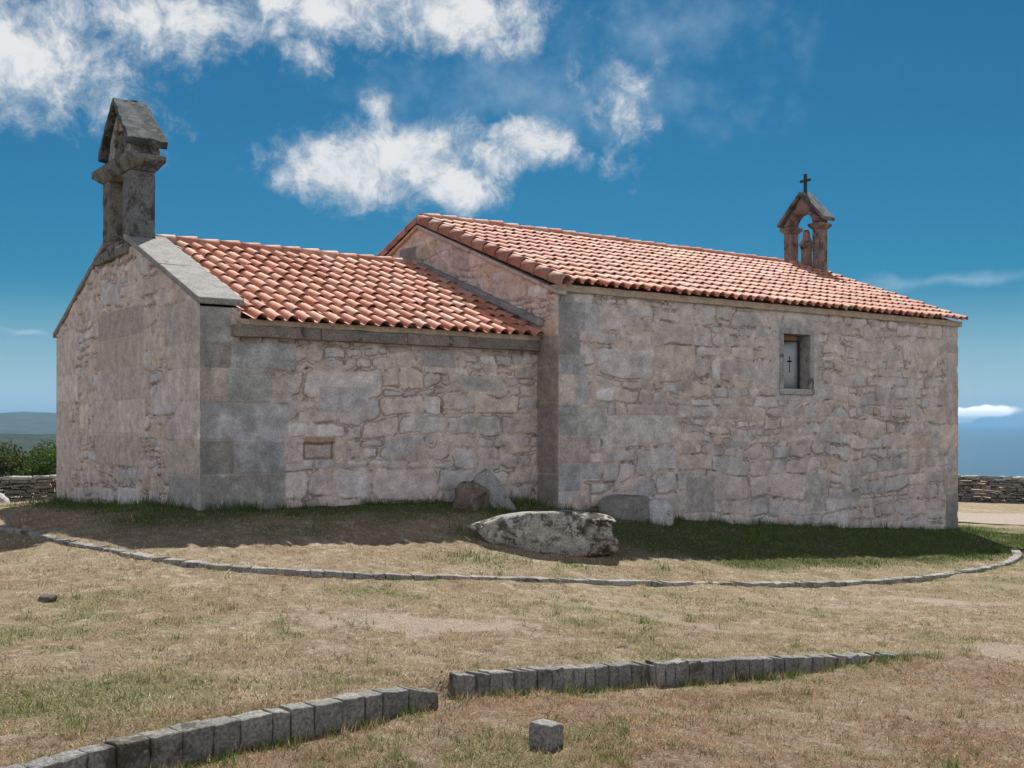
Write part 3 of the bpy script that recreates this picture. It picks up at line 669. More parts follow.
for sgn in (1, -1):
    ya = AY+sgn*.68; yb = AY+sgn*.34
    lo = sorted((ya, yb)); top = lambda y: AZ-.13-(AZ-.1-4.86)/hw*abs(y-AY)
    c = [(TX0+.0, lo[0], 4.762), (TX1+.09, lo[0], 4.762), (TX1+.09, lo[1], 4.762), (TX0+.0, lo[1], 4.762)]
    c += [(p[0], AY+(p[1]-AY)*(.62 if sgn*(p[1]-AY) > .5 else .32), 0) for p in c]
    c = [(p[0], p[1], p[2] if p[2] else max(top(p[1])-.02, 4.85)) for p in c]
    mb.add(*rough_block(c, (3, 2, 4), .012, .015, 240+sgn, 5), t=(.28, .27, .255))
mb.add(*rough_block([(TX0+.05, AY-.30, 5.30), (TX1-.08, AY-.30, 5.30), (TX1-.08, AY+.30, 5.30), (TX0+.05, AY+.30, 5.30), (TX0+.05, AY-.06, 5.72), (TX1-.08, AY-.06, 5.72), (TX1-.08, AY+.06, 5.72), (TX0+.05, AY+.06, 5.72)], (3, 3, 3), .01, .015, 246, 5), t=(.30, .21, .165))
mb.add(*rough_block(box8(TX0+.28, TX1-.08, AY-.36, AY+.36, 4.763, 5.32), (2, 3, 3), .01, .015, 247, 5), t=(.36, .20, .13))
sub(P(mb.build('gable_stones', M_BELL)), turret)

# ------------------------------------------------------------------ bell gable over the far front
BX, YC = 18.86, 3.98
cw, cd, off = .26, .32, .50
mb = MB(); ri = off-cw/2-.005; na = 14; V = []; F = []     # arch with a pointed outer profile
for k in range(na+1):
    a = math.pi*k/na; ca, sa = math.cos(a), math.sin(a)
    yi, zi = YC+ri*ca, 5.523+ri*.95*sa
    h = off+cw/2+.01; tz = lambda y: 6.36-(6.36-5.60)/h*abs(y-YC)
    yo = YC+h*max(-1, min(1, ca*1.25)); zo = max(5.523, tz(yo)) if abs(ca) < .8 else 5.523+(abs(sa)*.25)
    for (y, z) in ((yi, zi), (yo, zo)):
        for x in (BX-cd/2+.01, BX+cd/2-.01): V.append((x, y, z))
for k in range(na):
    a, b_ = 4*k, 4*(k+1)
    F += [(a, a+2, b_+2, b_), (a+1, b_+1, b_+3, a+3), (a, b_, b_+1, a+1), (a+2, a+3, b_+3, b_+2)]
F += [(0, 1, 3, 2), (4*na, 4*na+2, 4*na+3, 4*na+1)]
mb.add(V, F, (.20, .145, .13)); bell = P(mb.build('bell_gable', M_BELL))
for sgn in (1, -1):
    yc = YC+sgn*off; mb = MB()
    mb.add(*rough_block(box8(BX-cd/2, BX+cd/2, yc-cw/2, yc+cw/2, 3.9, 5.36), (2, 2, 8), .012, .02, 260+sgn, 5), t=(.20, .15, .135)); sub(P(mb.build('column', M_BELL)), bell)
    mb = MB()
    for q in cap_stone(BX-cd/2-.01, BX+cd/2+.01, yc-cw/2-.01, yc+cw/2+.01, 5.362, 5.45, BX-cd/2-.08, BX+cd/2+.08, yc-cw/2-.10, yc+cw/2+.10, 5.52, 270+sgn, (3, 3, 1)): mb.add(*q, t=(.19, .155, .125))
    sub(P(mb.build('capital', M_BELL)), bell)
mb = MB()
for sgn in (1, -1):
    y1_ = YC+sgn*.80
    lo = [(BX-.24, y1_, 5.56), (BX+.24, y1_, 5.56), (BX+.24, YC, 6.37), (BX-.24, YC, 6.37)]
    hi = [(p[0], p[1]+sgn*.03, p[2]+.09) for p in lo]; hi[2] = (BX+.24, YC, 6.48); hi[3] = (BX-.24, YC, 6.48)
    c = lo+hi
    if sgn > 0: c = [c[1], c[0], c[3], c[2], c[5], c[4], c[7], c[6]]
    mb.add(*rough_block(c, (3, 6, 2), .014, .014, 280+sgn, 5), t=(.13, .14, .145))
sub(P(mb.build('stone_roof', M_BELL)), bell)
mb = MB()
mb.add(*rough_block(box8(BX-.03, BX+.03, YC-.042, YC+.042, 6.42, 6.98), (1, 1, 3), .003, .008, 290), t=(.5, .5, .5))
mb.add(*rough_block(box8(BX-.021, BX+.021, YC-.18, YC-.044, 6.75, 6.825), (1, 1, 1), .003, .008, 291), t=(.5, .5, .5))
mb.add(*rough_block(box8(BX-.021, BX+.021, YC+.044, YC+.18, 6.75, 6.825), (1, 1, 1), .003, .008, 292), t=(.5, .5, .5))
sub(P(mb.build('cross', M_IRON)), bell)

# robed stone figure under the arch
prof = [(0, .19), (.10, .20), (.25, .185), (.42, .18), (.58, .205), (.70, .205), (.78, .17), (.83, .145), (.87, .13), (.92, .128), (.98, .118), (1.04, .085), (1.08, .03)]
V = []; F = []; ns = 20
for i, (z, r) in enumerate(prof):
    for k in range(ns):
        a = 2*math.pi*k/ns; rr = r*(1+.06*math.cos(a*7+z*3)*(z < .6))*.88
        V.append((BX+.02+rr*.72*math.cos(a), YC-.02+rr*math.sin(a), 4.34+z*1.02))
for i in range(len(prof)-1):
    for k in range(ns): F.append((i*ns+k, i*ns+(k+1) % ns, (i+1)*ns+(k+1) % ns, (i+1)*ns+k))
F += [tuple(range(ns))[::-1], tuple((len(prof)-1)*ns+k for k in range(ns))]
def limb(a, b_, r):
    a, b_ = Vector(a), Vector(b_); d = (b_-a).normalized(); s_ = d.orthogonal().normalized(); u_ = d.cross(s_); n0 = len(V)
    for p in (a, b_):
        for k in range(8): q = k*math.pi/4; V.append(tuple(p+(s_*math.cos(q)+u_*math.sin(q))*r))
    for k in range(8): F.append((n0+k, n0+(k+1) % 8, n0+8+(k+1) % 8, n0+8+k))
limb((BX-.02, YC+.16, 5.04), (BX-.13, YC+.0, 4.90), .05); limb((BX-.02, YC-.19, 5.04), (BX-.13, YC-.03, 4.92), .05)
st = link_mesh('statue', V, F, M_BELL, None, np.tile((.24, .165, .135), (len(V), 1)), smooth=True)
put(st, (BX, YC, 4.34)); tag(st, 'small robed stone figure standing under the arch of the far bell gable', 'statue')

# ------------------------------------------------------------------ rocks
def rock(name, loc, size, rotz, seed, t, material, tilt=(0, 0), sub_=4, rough=.22, box=.5, shape=None):
    import bmesh
    bm = bmesh.new(); bmesh.ops.create_icosphere(bm, subdivisions=sub_, radius=1)
    V = []
    for v in bm.verts:
        p = v.co.copy(); q = Vector([math.copysign(abs(c_)**box, c_) for c_ in p]); p = p.lerp(q, .75)
        p += mnoise.noise_vector(p*1.1+Vector((seed, seed*2, 0)))*rough+mnoise.noise_vector(p*2.9+Vector((seed, 0, seed)))*rough*.35+mnoise.noise_vector(p*7+Vector((0, seed, 3)))*rough*.12
        if shape: p = shape(p)
        p = Vector((p.x*size[0], p.y*size[1], p.z*size[2]))
        p.rotate(__import__('mathutils').Euler((tilt[0], tilt[1], rotz))); V.append(p)
    F = [tuple(v.index for v in f.verts) for f in bm.faces]; bm.free()
    o = link_mesh(name, V, F, material, None, np.tile(t, (len(V), 1)), smooth=True); o.location = loc; return o
def longrock(p):
    t_ = (p.x+1)/2; p.x = min(p.x, .84+.06*math.sin(p.z*5+p.y*3))
    p.z *= .55+.42*min(1, t_*1.6)-.06*math.sin(p.x*4); p.y *= .6+.4*min(1, t_*2.2); return p
bo_ = rock('boulder', (4.58, -2.70, -1.68), (1.13, .48, .39), -.42, 3.3, (.29, .28, .255), M_ROCK, (0, .03), 5, .17, .45, longrock); at_ = bo_.data.attributes['tint']
for v_ in bo_.data.vertices:
    q_ = v_.co; m_ = mnoise.noise(q_*3.2+Vector((5, 1, 2)))*.6+mnoise.noise(q_*8)*.4+.42*(q_.x*.9-.25)
    if m_ > .22: at_.data[v_.index].color = (.055, .040, .026, 1)
tag(bo_, 'long pale lichen covered boulder lying on the grass in front of the chapel', 'boulder')
tag(rock('rock', (5.12, -.50, -1.26), (.20, .18, .50), -.5, 8.1, (.27, .275, .275), M_GRAN, (.2, -.62), 4, .2, .35), 'pale stone slab leaning at the foot of the lower chapel wall behind the boulder', 'rock')
tag(rock('rock', (4.70, -.42, -1.34), (.34, .24, .31), .4, 5.7, (.15, .125, .105), M_GRAN, (.1, .35), 4, .42, .4), 'brownish lump of rock beside the leaning slab at the foot of the lower wall', 'rock')
tag(rock('rock', (7.75, -.95, -1.62), (.58, .28, .31), 0.0, 9.4, (.18, .172, .165), M_GRAN, (0, 0), 4, .2, .55), 'dark grey rock lying against the foot of the taller chapel wall', 'rock')
tag(rock('rock', (8.40, -1.12, -1.68), (.27, .20, .29), -.3, 2.2, (.40, .41, .415), M_GRAN, (0, -.12), 4, .12, .5), 'light grey upright stone at the foot of the taller wall, right of the boulder', 'rock')
x, y = -.35, 14.3
tag(rock('rock', (x, y, gz1(x, y)+.06), (.72, .5, .30), -.6, 6.6, (.40, .39, .38), M_COPE, (0, 0), 4, .2, .7), 'pale rounded rock in front of the low wall at the far left', 'rock')
for (x, y, s, lab) in ((-3.27, -4.46, .07, 'small dark stone lying on the dry grass at the left'), (.76, -8.7, .045, 'small dark stone on the dry grass behind the right kerb')):
    tag(rock('small_stone', (x, y, gz1(x, y)+s*.3), (s*1.3, s, s*.6), .3, s*90, (.10, .085, .07), M_GRAN, (0, 0), 3, .3, .8), lab, 'stone')

# loose sett and kerbs
def setts(L, w, zt, depth, seed, lmin, lmax, t0, drop=None):
    rng = np.random.default_rng(seed); mb = MB(); seg = np.r_[0, np.cumsum(np.linalg.norm(np.diff(L, axis=0), axis=1))]
    at = lambda s: np.array((np.interp(s, seg, L[:, 0]), np.interp(s, seg, L[:, 1])))
    s = 0; k = 0
    while s < seg[-1]-.08:
        l = min(rng.uniform(lmin, lmax), seg[-1]-s); l = seg[-1]-s if seg[-1]-s-l < .10 else l; tl_ = rng.normal(0, .006); a, b_ = at(s+.0035), at(s+l-.0035); d = (b_-a)/np.linalg.norm(b_-a); n_ = np.array((-d[1], d[0]))
        ww = w*rng.uniform(.88, 1.12); o = rng.normal(0, .005); za, zb = zt(*a, s)+rng.normal(0, .004)+tl_, zt(*b_, s+l)+rng.normal(0, .004)-tl_
        f0, f1 = a-n_*(ww/2+o), b_-n_*(ww/2+o); r0, r1 = a+n_*(ww/2-o), b_+n_*(ww/2-o)
        c = [(*p, z-depth) for p, z in ((f0, za), (f1, zb), (r1, zb), (r0, za))]+[(*p, z) for p, z in ((f0, za), (f1, zb), (r1, zb), (r0, za))]
        mb.add(*rough_block(c, (4, 3, 4), .011, .010, seed+k*1.37, 14), t=np.array(t0)*rng.uniform(.75, 1.15)*np.array((1, rng.uniform(.97, 1.0), rng.uniform(.92, 1.0))))
        s += l+rng.uniform(.0, .006); k += 1
    return mb
def zup(x, y, s): d = .20; return float(gz(x, y+d, False)[0])+.03
o = setts(KN1, .15, zup, .34, 300, .13, .23, (.20, .197, .188)).build('stone_kerb', M_SETT); put(o, (-4.9, -10.3, -2.0)); tag(o, 'row of grey granite setts curving out of the bottom left corner', 'kerb')
zup2 = lambda x, y, s: float(gz(x, y+.20, False)[0])+.035-.02*max(0, (s-3.2)/2.2)
o = setts(KN2, .14, zup2, .34, 320, .10, .17, (.195, .193, .187)).build('stone_kerb', M_SETT); put(o, (-.2, -9.5, -2.2)); tag(o, 'row of grey granite setts right of the gap, sinking into the dry grass', 'kerb')
_kf = KF; _kn = np.gradient(KF, axis=0); _kn = np.c_[-_kn[:, 1], _kn[:, 0]]/np.linalg.norm(_kn, axis=1)[:, None]
def zupf(x, y, s):
    i_ = int(np.argmin((KF[:, 0]-x)**2+(KF[:, 1]-y)**2)); q = KF[i_]+_kn[i_]*.20
    return float(gz(*q, False)[0])+(-.004 if x < 0 else -.004+.034*min(1, x/3))
o = setts(KF, .17, zupf, .30, 340, .12, .36, (.25, .24, .225)).build('stone_kerb', M_SETT); put(o, (1.4, -4.2, -1.95)); tag(o, 'long thin line of pale edging stones curving around the chapel', 'kerb')
mb = MB(); cx_, cy_ = -1.90, -10.97; zb = gz1(cx_, cy_)
R = lambda x, y: (cx_+x*.94-y*.34, cy_+x*.34+y*.94)
c = [(*R(x, y), zb-.02) for x, y in ((-.075, -.08), (.08, -.075), (.075, .085), (-.08, .08))]+[(*R(x, y), zb+.138+d) for x, y, d in ((-.07, -.075, .005), (.075, -.07, -.01), (.08, .08, 0), (-.075, .08, .01))]
mb.add(*rough_block(c, (3, 3, 3), .012, .007, 360, 9), t=(.22, .215, .205)); o = mb.build('loose_sett', M_SETT); put(o, (cx_, cy_, zb)); tag(o, 'single loose grey granite sett standing on the dry grass in front of the kerb', 'stone')

# dry-stone boundary walls
def drystone(L, h, seed, th=.5, hmin=.10, hmax=.22):
    rng = np.random.default_rng(seed); mb = MB(); seg = np.r_[0, np.cumsum(np.linalg.norm(np.diff(L, axis=0), axis=1))]
    at = lambda s: np.array((np.interp(s, seg, L[:, 0]), np.interp(s, seg, L[:, 1])))
    zb = 0
    while zb < h:
        hh = rng.uniform(hmin, hmax) if zb+.1 < h else .1
        last = zb+hh >= h; s = rng.uniform(0, .2)
        while s < seg[-1]-.2:
            l = rng.uniform(.14, .55); a, b_ = at(s), at(min(s+l-.02, seg[-1])); d = (b_-a)/np.linalg.norm(b_-a); n_ = np.array((-d[1], d[0]))
            w = th*(1-.18*zb/h)*rng.uniform(.9, 1.08); g0 = gz1(*a)-.12; g1 = gz1(*b_)-.12; o = rng.normal(0, .035); dz = rng.normal(0, .014)
            t = rng.uniform(.7, 1.2); t = np.array((.15, .14, .12))*t if not last else np.array((.28, .27, .25))*t
            c = [(*p, g+zb) for p, g in ((a-n_*(w/2+o), g0), (b_-n_*(w/2+o), g1), (b_+n_*(w/2-o), g1), (a+n_*(w/2-o), g0))]
            c = c+[(p[0], p[1], p[2]+hh-.015+dz+rng.normal(0, .01)) for p in c]
            mb.add(*rough_block(c, (2, 1, 1), .03, .03, seed+s*3.1+zb*7, 5), t=t); s += l
        zb += hh
    return mb
L1 = spline([(-7, 18.6), (.5, 15.7), (9, 14.2), (18, 15)], 1.0)
o = drystone(L1, .84, 400, .5, .06, .13).build('stone_wall', M_DRY); put(o, (.5, 15.7, -2.1)); tag(o, 'low dry stone boundary wall behind the rock at the far left', 'wall')
L2 = spline([(27, 17.5), (33, 12.5), (37.5, 9.1), (43, 4.6), (50, -1)], 1.0)
o = drystone(L2, 1.2, 420, .6, .07, .16).build('stone_wall', M_DRY); put(o, (37.5, 9.1, -3.2)); tag(o, 'dark dry stone wall beyond the chapel at the far right, in front of the sea', 'wall')

# ------------------------------------------------------------------ plants
def shrub(name, loc, r, h, n, seed, cols, lab, grp, leaf=.09):
    rng = np.random.default_rng(seed); root = empty(name, loc)
    cl = []
    for k in range(16):
        a = rng.uniform(0, 2*math.pi); q = r*math.sqrt(rng.random())*.8; cl.append((q*math.cos(a), q*math.sin(a), h*rng.uniform(.25, .85)*(1-.35*(q/r)**2), rng.uniform(.22, .45)*r, np.array(cols[rng.integers(len(cols))])*rng.uniform(.7, 1.3)))
    V = np.zeros((n*4, 3)); T = np.zeros((n*4, 3))
    for i in range(n):
        c_ = cl[rng.integers(len(cl))]; d = rng.normal(size=3); d /= np.linalg.norm(d); p = np.array(c_[:3])+d*c_[3]*rng.uniform(.55, 1.08)*np.array((1, 1, .8))
        p[2] = max(p[2], .02); u = rng.normal(size=3)+np.array((0, 0, 1.0)); u /= np.linalg.norm(u); v = np.cross(u, rng.normal(size=3)); v /= np.linalg.norm(v); s = leaf*rng.uniform(.6, 1.4)
        V[i*4:i*4+4] = [p-v*s*.2, p+u*s*.5-v*s*.25, p+u*s, p+u*s*.5+v*s*.25]; T[i*4:i*4+4] = c_[4]*rng.uniform(.75, 1.3)
    link_mesh('foliage', V, np.arange(n*4).reshape(-1, 4), M_LEAF, root, T)
    mb = MB()
    for c_ in cl[:9]:
        b0 = Vector((rng.normal(0, .08), rng.normal(0, .08), -.1)); t0 = Vector(c_[:3]); d = (t0-b0).normalized(); s_ = d.orthogonal().normalized(); u_ = d.cross(s_)
        ring = [tuple(b0+(s_*math.cos(q*1.2566)+u_*math.sin(q*1.2566))*.03) for q in range(5)]+[tuple(t0+(s_*math.cos(q*1.2566)+u_*math.sin(q*1.2566))*.01) for q in range(5)]
        mb.add(ring, [(q, (q+1) % 5, 5+(q+1) % 5, 5+q) for q in range(5)], (.10, .07, .045))
    mb.build('stems', M_LEAF, root)
    tag(root, lab, 'shrub', grp); return root
GC = [(.045, .085, .018), (.07, .115, .025), (.035, .06, .018), (.10, .13, .03)]
for i, (x, y, r, h, lab) in enumerate(((-.9, 19.6, 1.5, 1.9, 'yellow green bush behind the left low wall, cut by the photo edge'), (.9, 20.3, 1.5, 1.95, 'rounded green bush behind the left low wall, just left of the chapel'), (3.0, 19.2, 1.4, 1.8, 'dark green bush behind the low wall, touching the chapel corner'))):
    shrub('bush', (x, y, gz1(x, y)), r, h, 9000, 600+i, GC if i != 2 else GC[:3], lab, 'bushes behind the left wall')

# ------------------------------------------------------------------ grass
def blades(name, x, y, h, wd, lean, tints, kind_mat, zoff=0.0, seed=0):
    rng = np.random.default_rng(seed); n = len(x); z = gz(x, y)+zoff
    a = rng.uniform(0, 2*math.pi, n); ux, uy = np.cos(a), np.sin(a); b_ = rng.uniform(0, 2*math.pi, n)
    V = np.zeros((n, 3, 3)); le = h*lean
    V[:, 0] = np.c_[x-ux*wd, y-uy*wd, z-.004]; V[:, 1] = np.c_[x+ux*wd, y+uy*wd, z-.004]
    V[:, 2] = np.c_[x+np.cos(b_)*le, y+np.sin(b_)*le, z+h*np.sqrt(np.maximum(1-lean**2, .02))]
    T = np.repeat(tints[:, None, :], 3, 1)
    return struct(link_mesh(name, V.reshape(-1, 3), np.arange(n*3).reshape(-1, 3), kind_mat, None, T.reshape(-1, 3)), 'stuff')
def scatter(n, seed):
    rng = np.random.default_rng(seed); r = 3.6+30*rng.random(n)**1.75; a = YAW+rng.uniform(-.62, .62, n)
    x = CAM[0]+r*np.cos(a); y = CAM[1]+r*np.sin(a)
    ok = (wall_dist(x, y) > .02); return x[ok], y[ok], r[ok], rng
x, y, r, rng = scatter(520000, 800)
gm = green_mask(x, y); bm_ = bare_mask(x, y); keep = (bm_ < .45) & (rng.random(len(x)) > .05+.85*sstep(.42, .62, fbm(x*2.2, y*2.2, 44, 4))*(gm < .3)); x, y, r, gm = x[keep], y[keep], r[keep], gm[keep]
isg = rng.random(len(x)) < gm*.62
n = len(x); base = np.where(rng.random((n, 1)) < .5, np.array((.47, .385, .255)), np.array((.34, .255, .165)))*rng.uniform(.4, 1.4, (n, 1))*(.45+1.2*fbm(x*3.4, y*3.4, 49, 4))[:, None]
base = np.where((rng.random((n, 1)) < .12), np.array((.52, .46, .36))*rng.uniform(.8, 1.15, (n, 1)), base)
low_ = sstep(.15, -.25, y+9.75+.06*x)*sstep(6, 3, np.abs(x))*sstep(.3, .55, fbm(x*1.2, y*1.2, 52, 3)+.1)
base = base*(1-low_[:, None]*np.array((.12, .27, .32)))
base[isg] = (np.where(rng.random((isg.sum(), 1)) < .6, np.array((.12, .165, .04)), np.array((.21, .22, .075)))*rng.uniform(.6, 1.3, (isg.sum(), 1)))
lu = lush_mask(x, y); base[isg] *= (1-.5*lu[isg])[:, None]; base[~isg] *= (1-.35*lu[~isg])[:, None]
hh = np.where(isg, rng.uniform(.015, .055, n), rng.uniform(.015, .06, n)); ln = np.where(isg, rng.uniform(.35, .92, n), rng.uniform(.6, .985, n))
wdt = (.0020+.00020*r)*rng.uniform(.7, 1.4, n)
blades('dry_grass', x, y, hh, wdt, ln, base, M_LEAF, 0, 801)
# green grass by the walls
rng = np.random.default_rng(810); n = 150000
x = rng.uniform(-1.2, 20.5, n); y = rng.uniform(-4.6, 8.4, n); d = wall_dist(x, y)
ok = (d > .01) & (d < 3.9) & ((y < .3) | (x < 0)); x, y, d = x[ok], y[ok], d[ok]
gm = green_mask(x, y); ok = rng.random(len(x)) < gm*(.35+.65*sstep(.3, .6, fbm(x*2, y*2, 47, 3))); x, y, d = x[ok], y[ok], d[ok]; n = len(x)
tuft = fbm(x*3.1, y*3.1, 48, 3)
hh = (.04+.13*sstep(.5, .75, tuft)+.10*np.exp(-d/.25)*sstep(.4, .6, tuft))*rng.uniform(.5, 1.3, n)
tt = np.where(rng.random((n, 1)) < .7, np.array((.06, .115, .022)), np.array((.12, .16, .04)))*rng.uniform(.6, 1.35, (n, 1))
blades('green_grass', x, y, hh, rng.uniform(.004, .008, n), rng.uniform(.1, .7, n), tt, M_LEAF, 0, 811)
# longer dead stalks and tufts in the foreground and along the kerbs
xs_, ys_, hs_, ts_ = [], [], [], []
rng = np.random.default_rng(820)
for k in range(420):
    if k < 170:
        L = KN1 if k % 2 else KN2; q = L[rng.integers(len(L))]; cx0, cy0 = q[0]+rng.normal(0, .06), q[1]-rng.uniform(.07, .22)
    elif k < 220: q = KF[rng.integers(len(KF))]; cx0, cy0 = q[0], q[1]-rng.uniform(.08, .2)
    else:
        rr = rng.uniform(4, 15); aa = YAW+rng.uniform(-.55, .55); cx0, cy0 = CAM[0]+rr*math.cos(aa), CAM[1]+rr*math.sin(aa)
    if float(wall_dist(np.array([cx0]), np.array([cy0]))[0]) < .1: continue
    m_ = rng.integers(8, 34); gr_ = rng.random() < .5
    xs_.append(cx0+rng.normal(0, .035, m_)); ys_.append(cy0+rng.normal(0, .035, m_)); hs_.append(rng.uniform(.04, .13, m_)*(1.0 if gr_ else .9))
    ts_.append((np.array((.10, .16, .03)) if gr_ else np.array((.40, .31, .19)))*rng.uniform(.6, 1.3, (m_, 1)))
rng = np.random.default_rng(830); nt_ = 7500; rr = 3.8+14*rng.random(nt_)**1.4; aa = YAW+rng.uniform(-.6, .6, nt_)
tx, ty = CAM[0]+rr*np.cos(aa), CAM[1]+rr*np.sin(aa); ok = (wall_dist(tx, ty) > .3) & (rng.random(nt_) > .8*bare_mask(tx, ty)); tx, ty, rr = tx[ok], ty[ok], rr[ok]; tg = green_mask(tx, ty); nt_ = len(tx)
m_ = 16; ox = rng.normal(0, .035, (nt_, m_))*rng.uniform(.5, 1.6, (nt_, 1)); oy = rng.normal(0, .035, (nt_, m_))*rng.uniform(.5, 1.6, (nt_, 1))
gcol = rng.random((nt_, 1)) < (.10+.6*tg[:, None]); tc = np.where(gcol, np.array((.13, .17, .045)), np.array((.44, .355, .225))*(1-.25*rust_mask(tx, ty)[:, None]*np.array((.3, 1, 1.2)))); tc = np.repeat((tc*rng.uniform(.45, 1.35, (nt_, 1)))[:, None, :], m_, 1)*rng.uniform(.7, 1.35, (nt_, m_, 1))
xs_.append((tx[:, None]+ox).ravel()); ys_.append((ty[:, None]+oy).ravel()); hs_.append((rng.uniform(.018, .065, (nt_, 1))*rng.uniform(.5, 1.2, (nt_, m_))).ravel()); ts_.append(tc.reshape(-1, 3))
# weeds along the foot of the walls
for (ax, ay, bx, by, nn) in ((.1, -.05, 6.3, -.05, 60), (6.4, -.75, 18.9, -.75, 120), (-.05, .1, -.05, 8.2, 50)):
    for k in range(nn):
        t_ = rng.random(); m_ = rng.integers(10, 40); f_ = rng.uniform(.5, 1.4); xs_.append(ax+(bx-ax)*t_+rng.normal(0, .06, m_)); ys_.append(ay+(by-ay)*t_-np.abs(rng.normal(0, .05, m_))*(ay < 0)); hs_.append(rng.uniform(.06, .22, m_)*f_)
        ts_.append(np.array((.055, .095, .022))*rng.uniform(.5, 1.5, (m_, 1)))
x = np.concatenate(xs_); y = np.concatenate(ys_); hh = np.concatenate(hs_); tt = np.concatenate(ts_)
blades('grass_tufts', x, y, hh, rng.uniform(.002, .004, len(x)), rng.uniform(.2, .85, len(x)), tt, M_LEAF, 0, 821)

# ------------------------------------------------------------------ air
mh = bpy.data.materials.new('haze_air'); mh.use_nodes = True; nt = mh.node_tree; nt.nodes.clear()
o_ = nt.nodes.new('ShaderNodeOutputMaterial'); pv = nt.nodes.new('ShaderNodeVolumePrincipled'); pv.inputs['Density'].default_value = .9e-4
pv.inputs['Color'].default_value = (.22, .47, .75, 1); pv.inputs['Anisotropy'].default_value = .1; nt.links.new(pv.outputs[0], o_.inputs['Volume'])
b8 = box8(-S-200, S+200, -S-200, S+200, -66, 150)
hz = link_mesh('haze', b8, [(0, 3, 2, 1), (4, 5, 6, 7), (0, 1, 5, 4), (1, 2, 6, 5), (2, 3, 7, 6), (3, 0, 4, 7)], mh); struct(hz, 'stuff')

# ------------------------------------------------------------------ sky, sun
world = bpy.data.worlds.new('World'); SC.world = world; world.use_nodes = True; nt = world.node_tree; nt.nodes.clear(); g = N(nt)
out = g.n('ShaderNodeOutputWorld'); bgn = g.n('ShaderNodeBackground'); bgn.inputs['Strength'].default_value = .12; g.l(bgn.outputs[0], out.inputs[0])
sky = g.n('ShaderNodeTexSky'); sky.sky_type = 'NISHITA'; sky.sun_disc = False; sky.sun_elevation = math.asin(SUN.z); sky.sun_rotation = math.atan2(SUN.x, SUN.y); sky.altitude = 200; sky.air_density = 1.0; sky.dust_density = .3; sky.ozone_density = 2.5
geo = g.n('ShaderNodeTexCoord').outputs['Generated']
def dot(v):
    m_ = g.n('ShaderNodeVectorMath', operation='DOT_PRODUCT'); g.l(geo, m_.inputs[0]); m_.inputs[1].default_value = v; return m_.outputs['Value']
cy, sy_ = math.cos(YAW), math.sin(YAW)
az = g.math('ARCTAN2', dot((sy_, -cy, 0)), dot((cy, sy_, 0))); el = g.math('ARCSINE', dot((0, 0, 1)))
cv = g.n('ShaderNodeCombineXYZ'); g.l(az, cv.inputs[0]); g.l(el, cv.inputs[1]); ae = cv.outputs[0]
def bear(px, py): a = math.atan((px-512)/FPX); return a, math.atan((HOR-py)/FPX*math.cos(a))
wn = g.n('ShaderNodeTexNoise'); g.l(ae, wn.inputs['Vector']); wn.inputs['Scale'].default_value = 16; wn.inputs['Detail'].default_value = 5
wv = g.n('ShaderNodeVectorMath', operation='MULTIPLY_ADD'); g.l(wn.outputs['Color'], wv.inputs[0]); wv.inputs[1].default_value = (.05, .035, 0); wv.inputs[2].default_value = (-.025, -.0175, 0)
wp = g.n('ShaderNodeVectorMath', operation='ADD'); g.l(ae, wp.inputs[0]); g.l(wv.outputs[0], wp.inputs[1])
sep = g.n('ShaderNodeSeparateXYZ'); g.l(wp.outputs[0], sep.inputs[0]); wa, we = sep.outputs[0], sep.outputs[1]
def cloud(px, py, rx, ry, amp=1.0):
    a0, e0 = bear(px, py); k = math.cos(a0)**2
    dx = g.math('DIVIDE', g.math('SUBTRACT', wa, a0), rx/FPX*k); dy = g.math('DIVIDE', g.math('SUBTRACT', we, e0), ry/FPX*k**.5)
    r_ = g.math('SQRT', g.math('ADD', g.math('MULTIPLY', dx, dx), g.math('MULTIPLY', dy, dy)))
    return g.math('MULTIPLY', g.math('SUBTRACT', 1.0, r_), amp)
def union(L):
    r_ = L[0]
    for q in L[1:]: r_ = g.math('MAXIMUM', r_, q)
    return r_
n1 = g.noise(ae, 22, 9, .62); n2 = g.noise(ae, 60, 6, .6)
body = union([cloud(335, 168, 92, 50), cloud(410, 158, 105, 50), cloud(455, 182, 62, 32), cloud(535, 146, 64, 34, .9), cloud(375, 106, 28, 22, .42), cloud(495, 160, 50, 26, .8),
              cloud(15, 60, 160, 85, .8), cloud(150, 18, 170, 56, .75), cloud(330, -2, 200, 58, .9), cloud(470, 12, 110, 52, .95), cloud(305, 58, 44, 22, .6), cloud(110, 90, 80, 45, .42),
              cloud(-150, 60, 170, 90), cloud(250, -90, 420, 90), cloud(627, 105, 46, 56, .40), cloud(600, 60, 60, 30, .15)])
nA = g.noise(wp.outputs[0], 15, 10, .66, .3); nB = g.noise(ae, 48, 8, .7, .5)
def up(v, k): 
    m_ = g.n('ShaderNodeVectorMath', operation='ADD'); g.l(v, m_.inputs[0]); m_.inputs[1].default_value = (k*.35, k, 0); return m_.outputs[0]
nU = g.noise(up(wp.outputs[0], .018), 15, 10, .66, .3)
arg = g.math('ADD', g.math('ADD', body, g.math('MULTIPLY', g.math('SUBTRACT', nA, .50), 1.45)), g.math('MULTIPLY', g.math('SUBTRACT', nB, .5), .75))
dens = g.ramp(arg, .0, .75)
cir = union([cloud(960, 276, 170, 12, .5), cloud(880, 285, 90, 9, .3), cloud(30, 337, 26, 5, .9), cloud(980, 392, 150, 20, .30), cloud(560, 95, 260, 60, .35), cloud(650, 30, 200, 60, .28)])
dc = g.math('MULTIPLY', g.ramp(g.math('ADD', cir, g.math('MULTIPLY', g.math('SUBTRACT', n1, .5), .8)), .0, .6), .42)
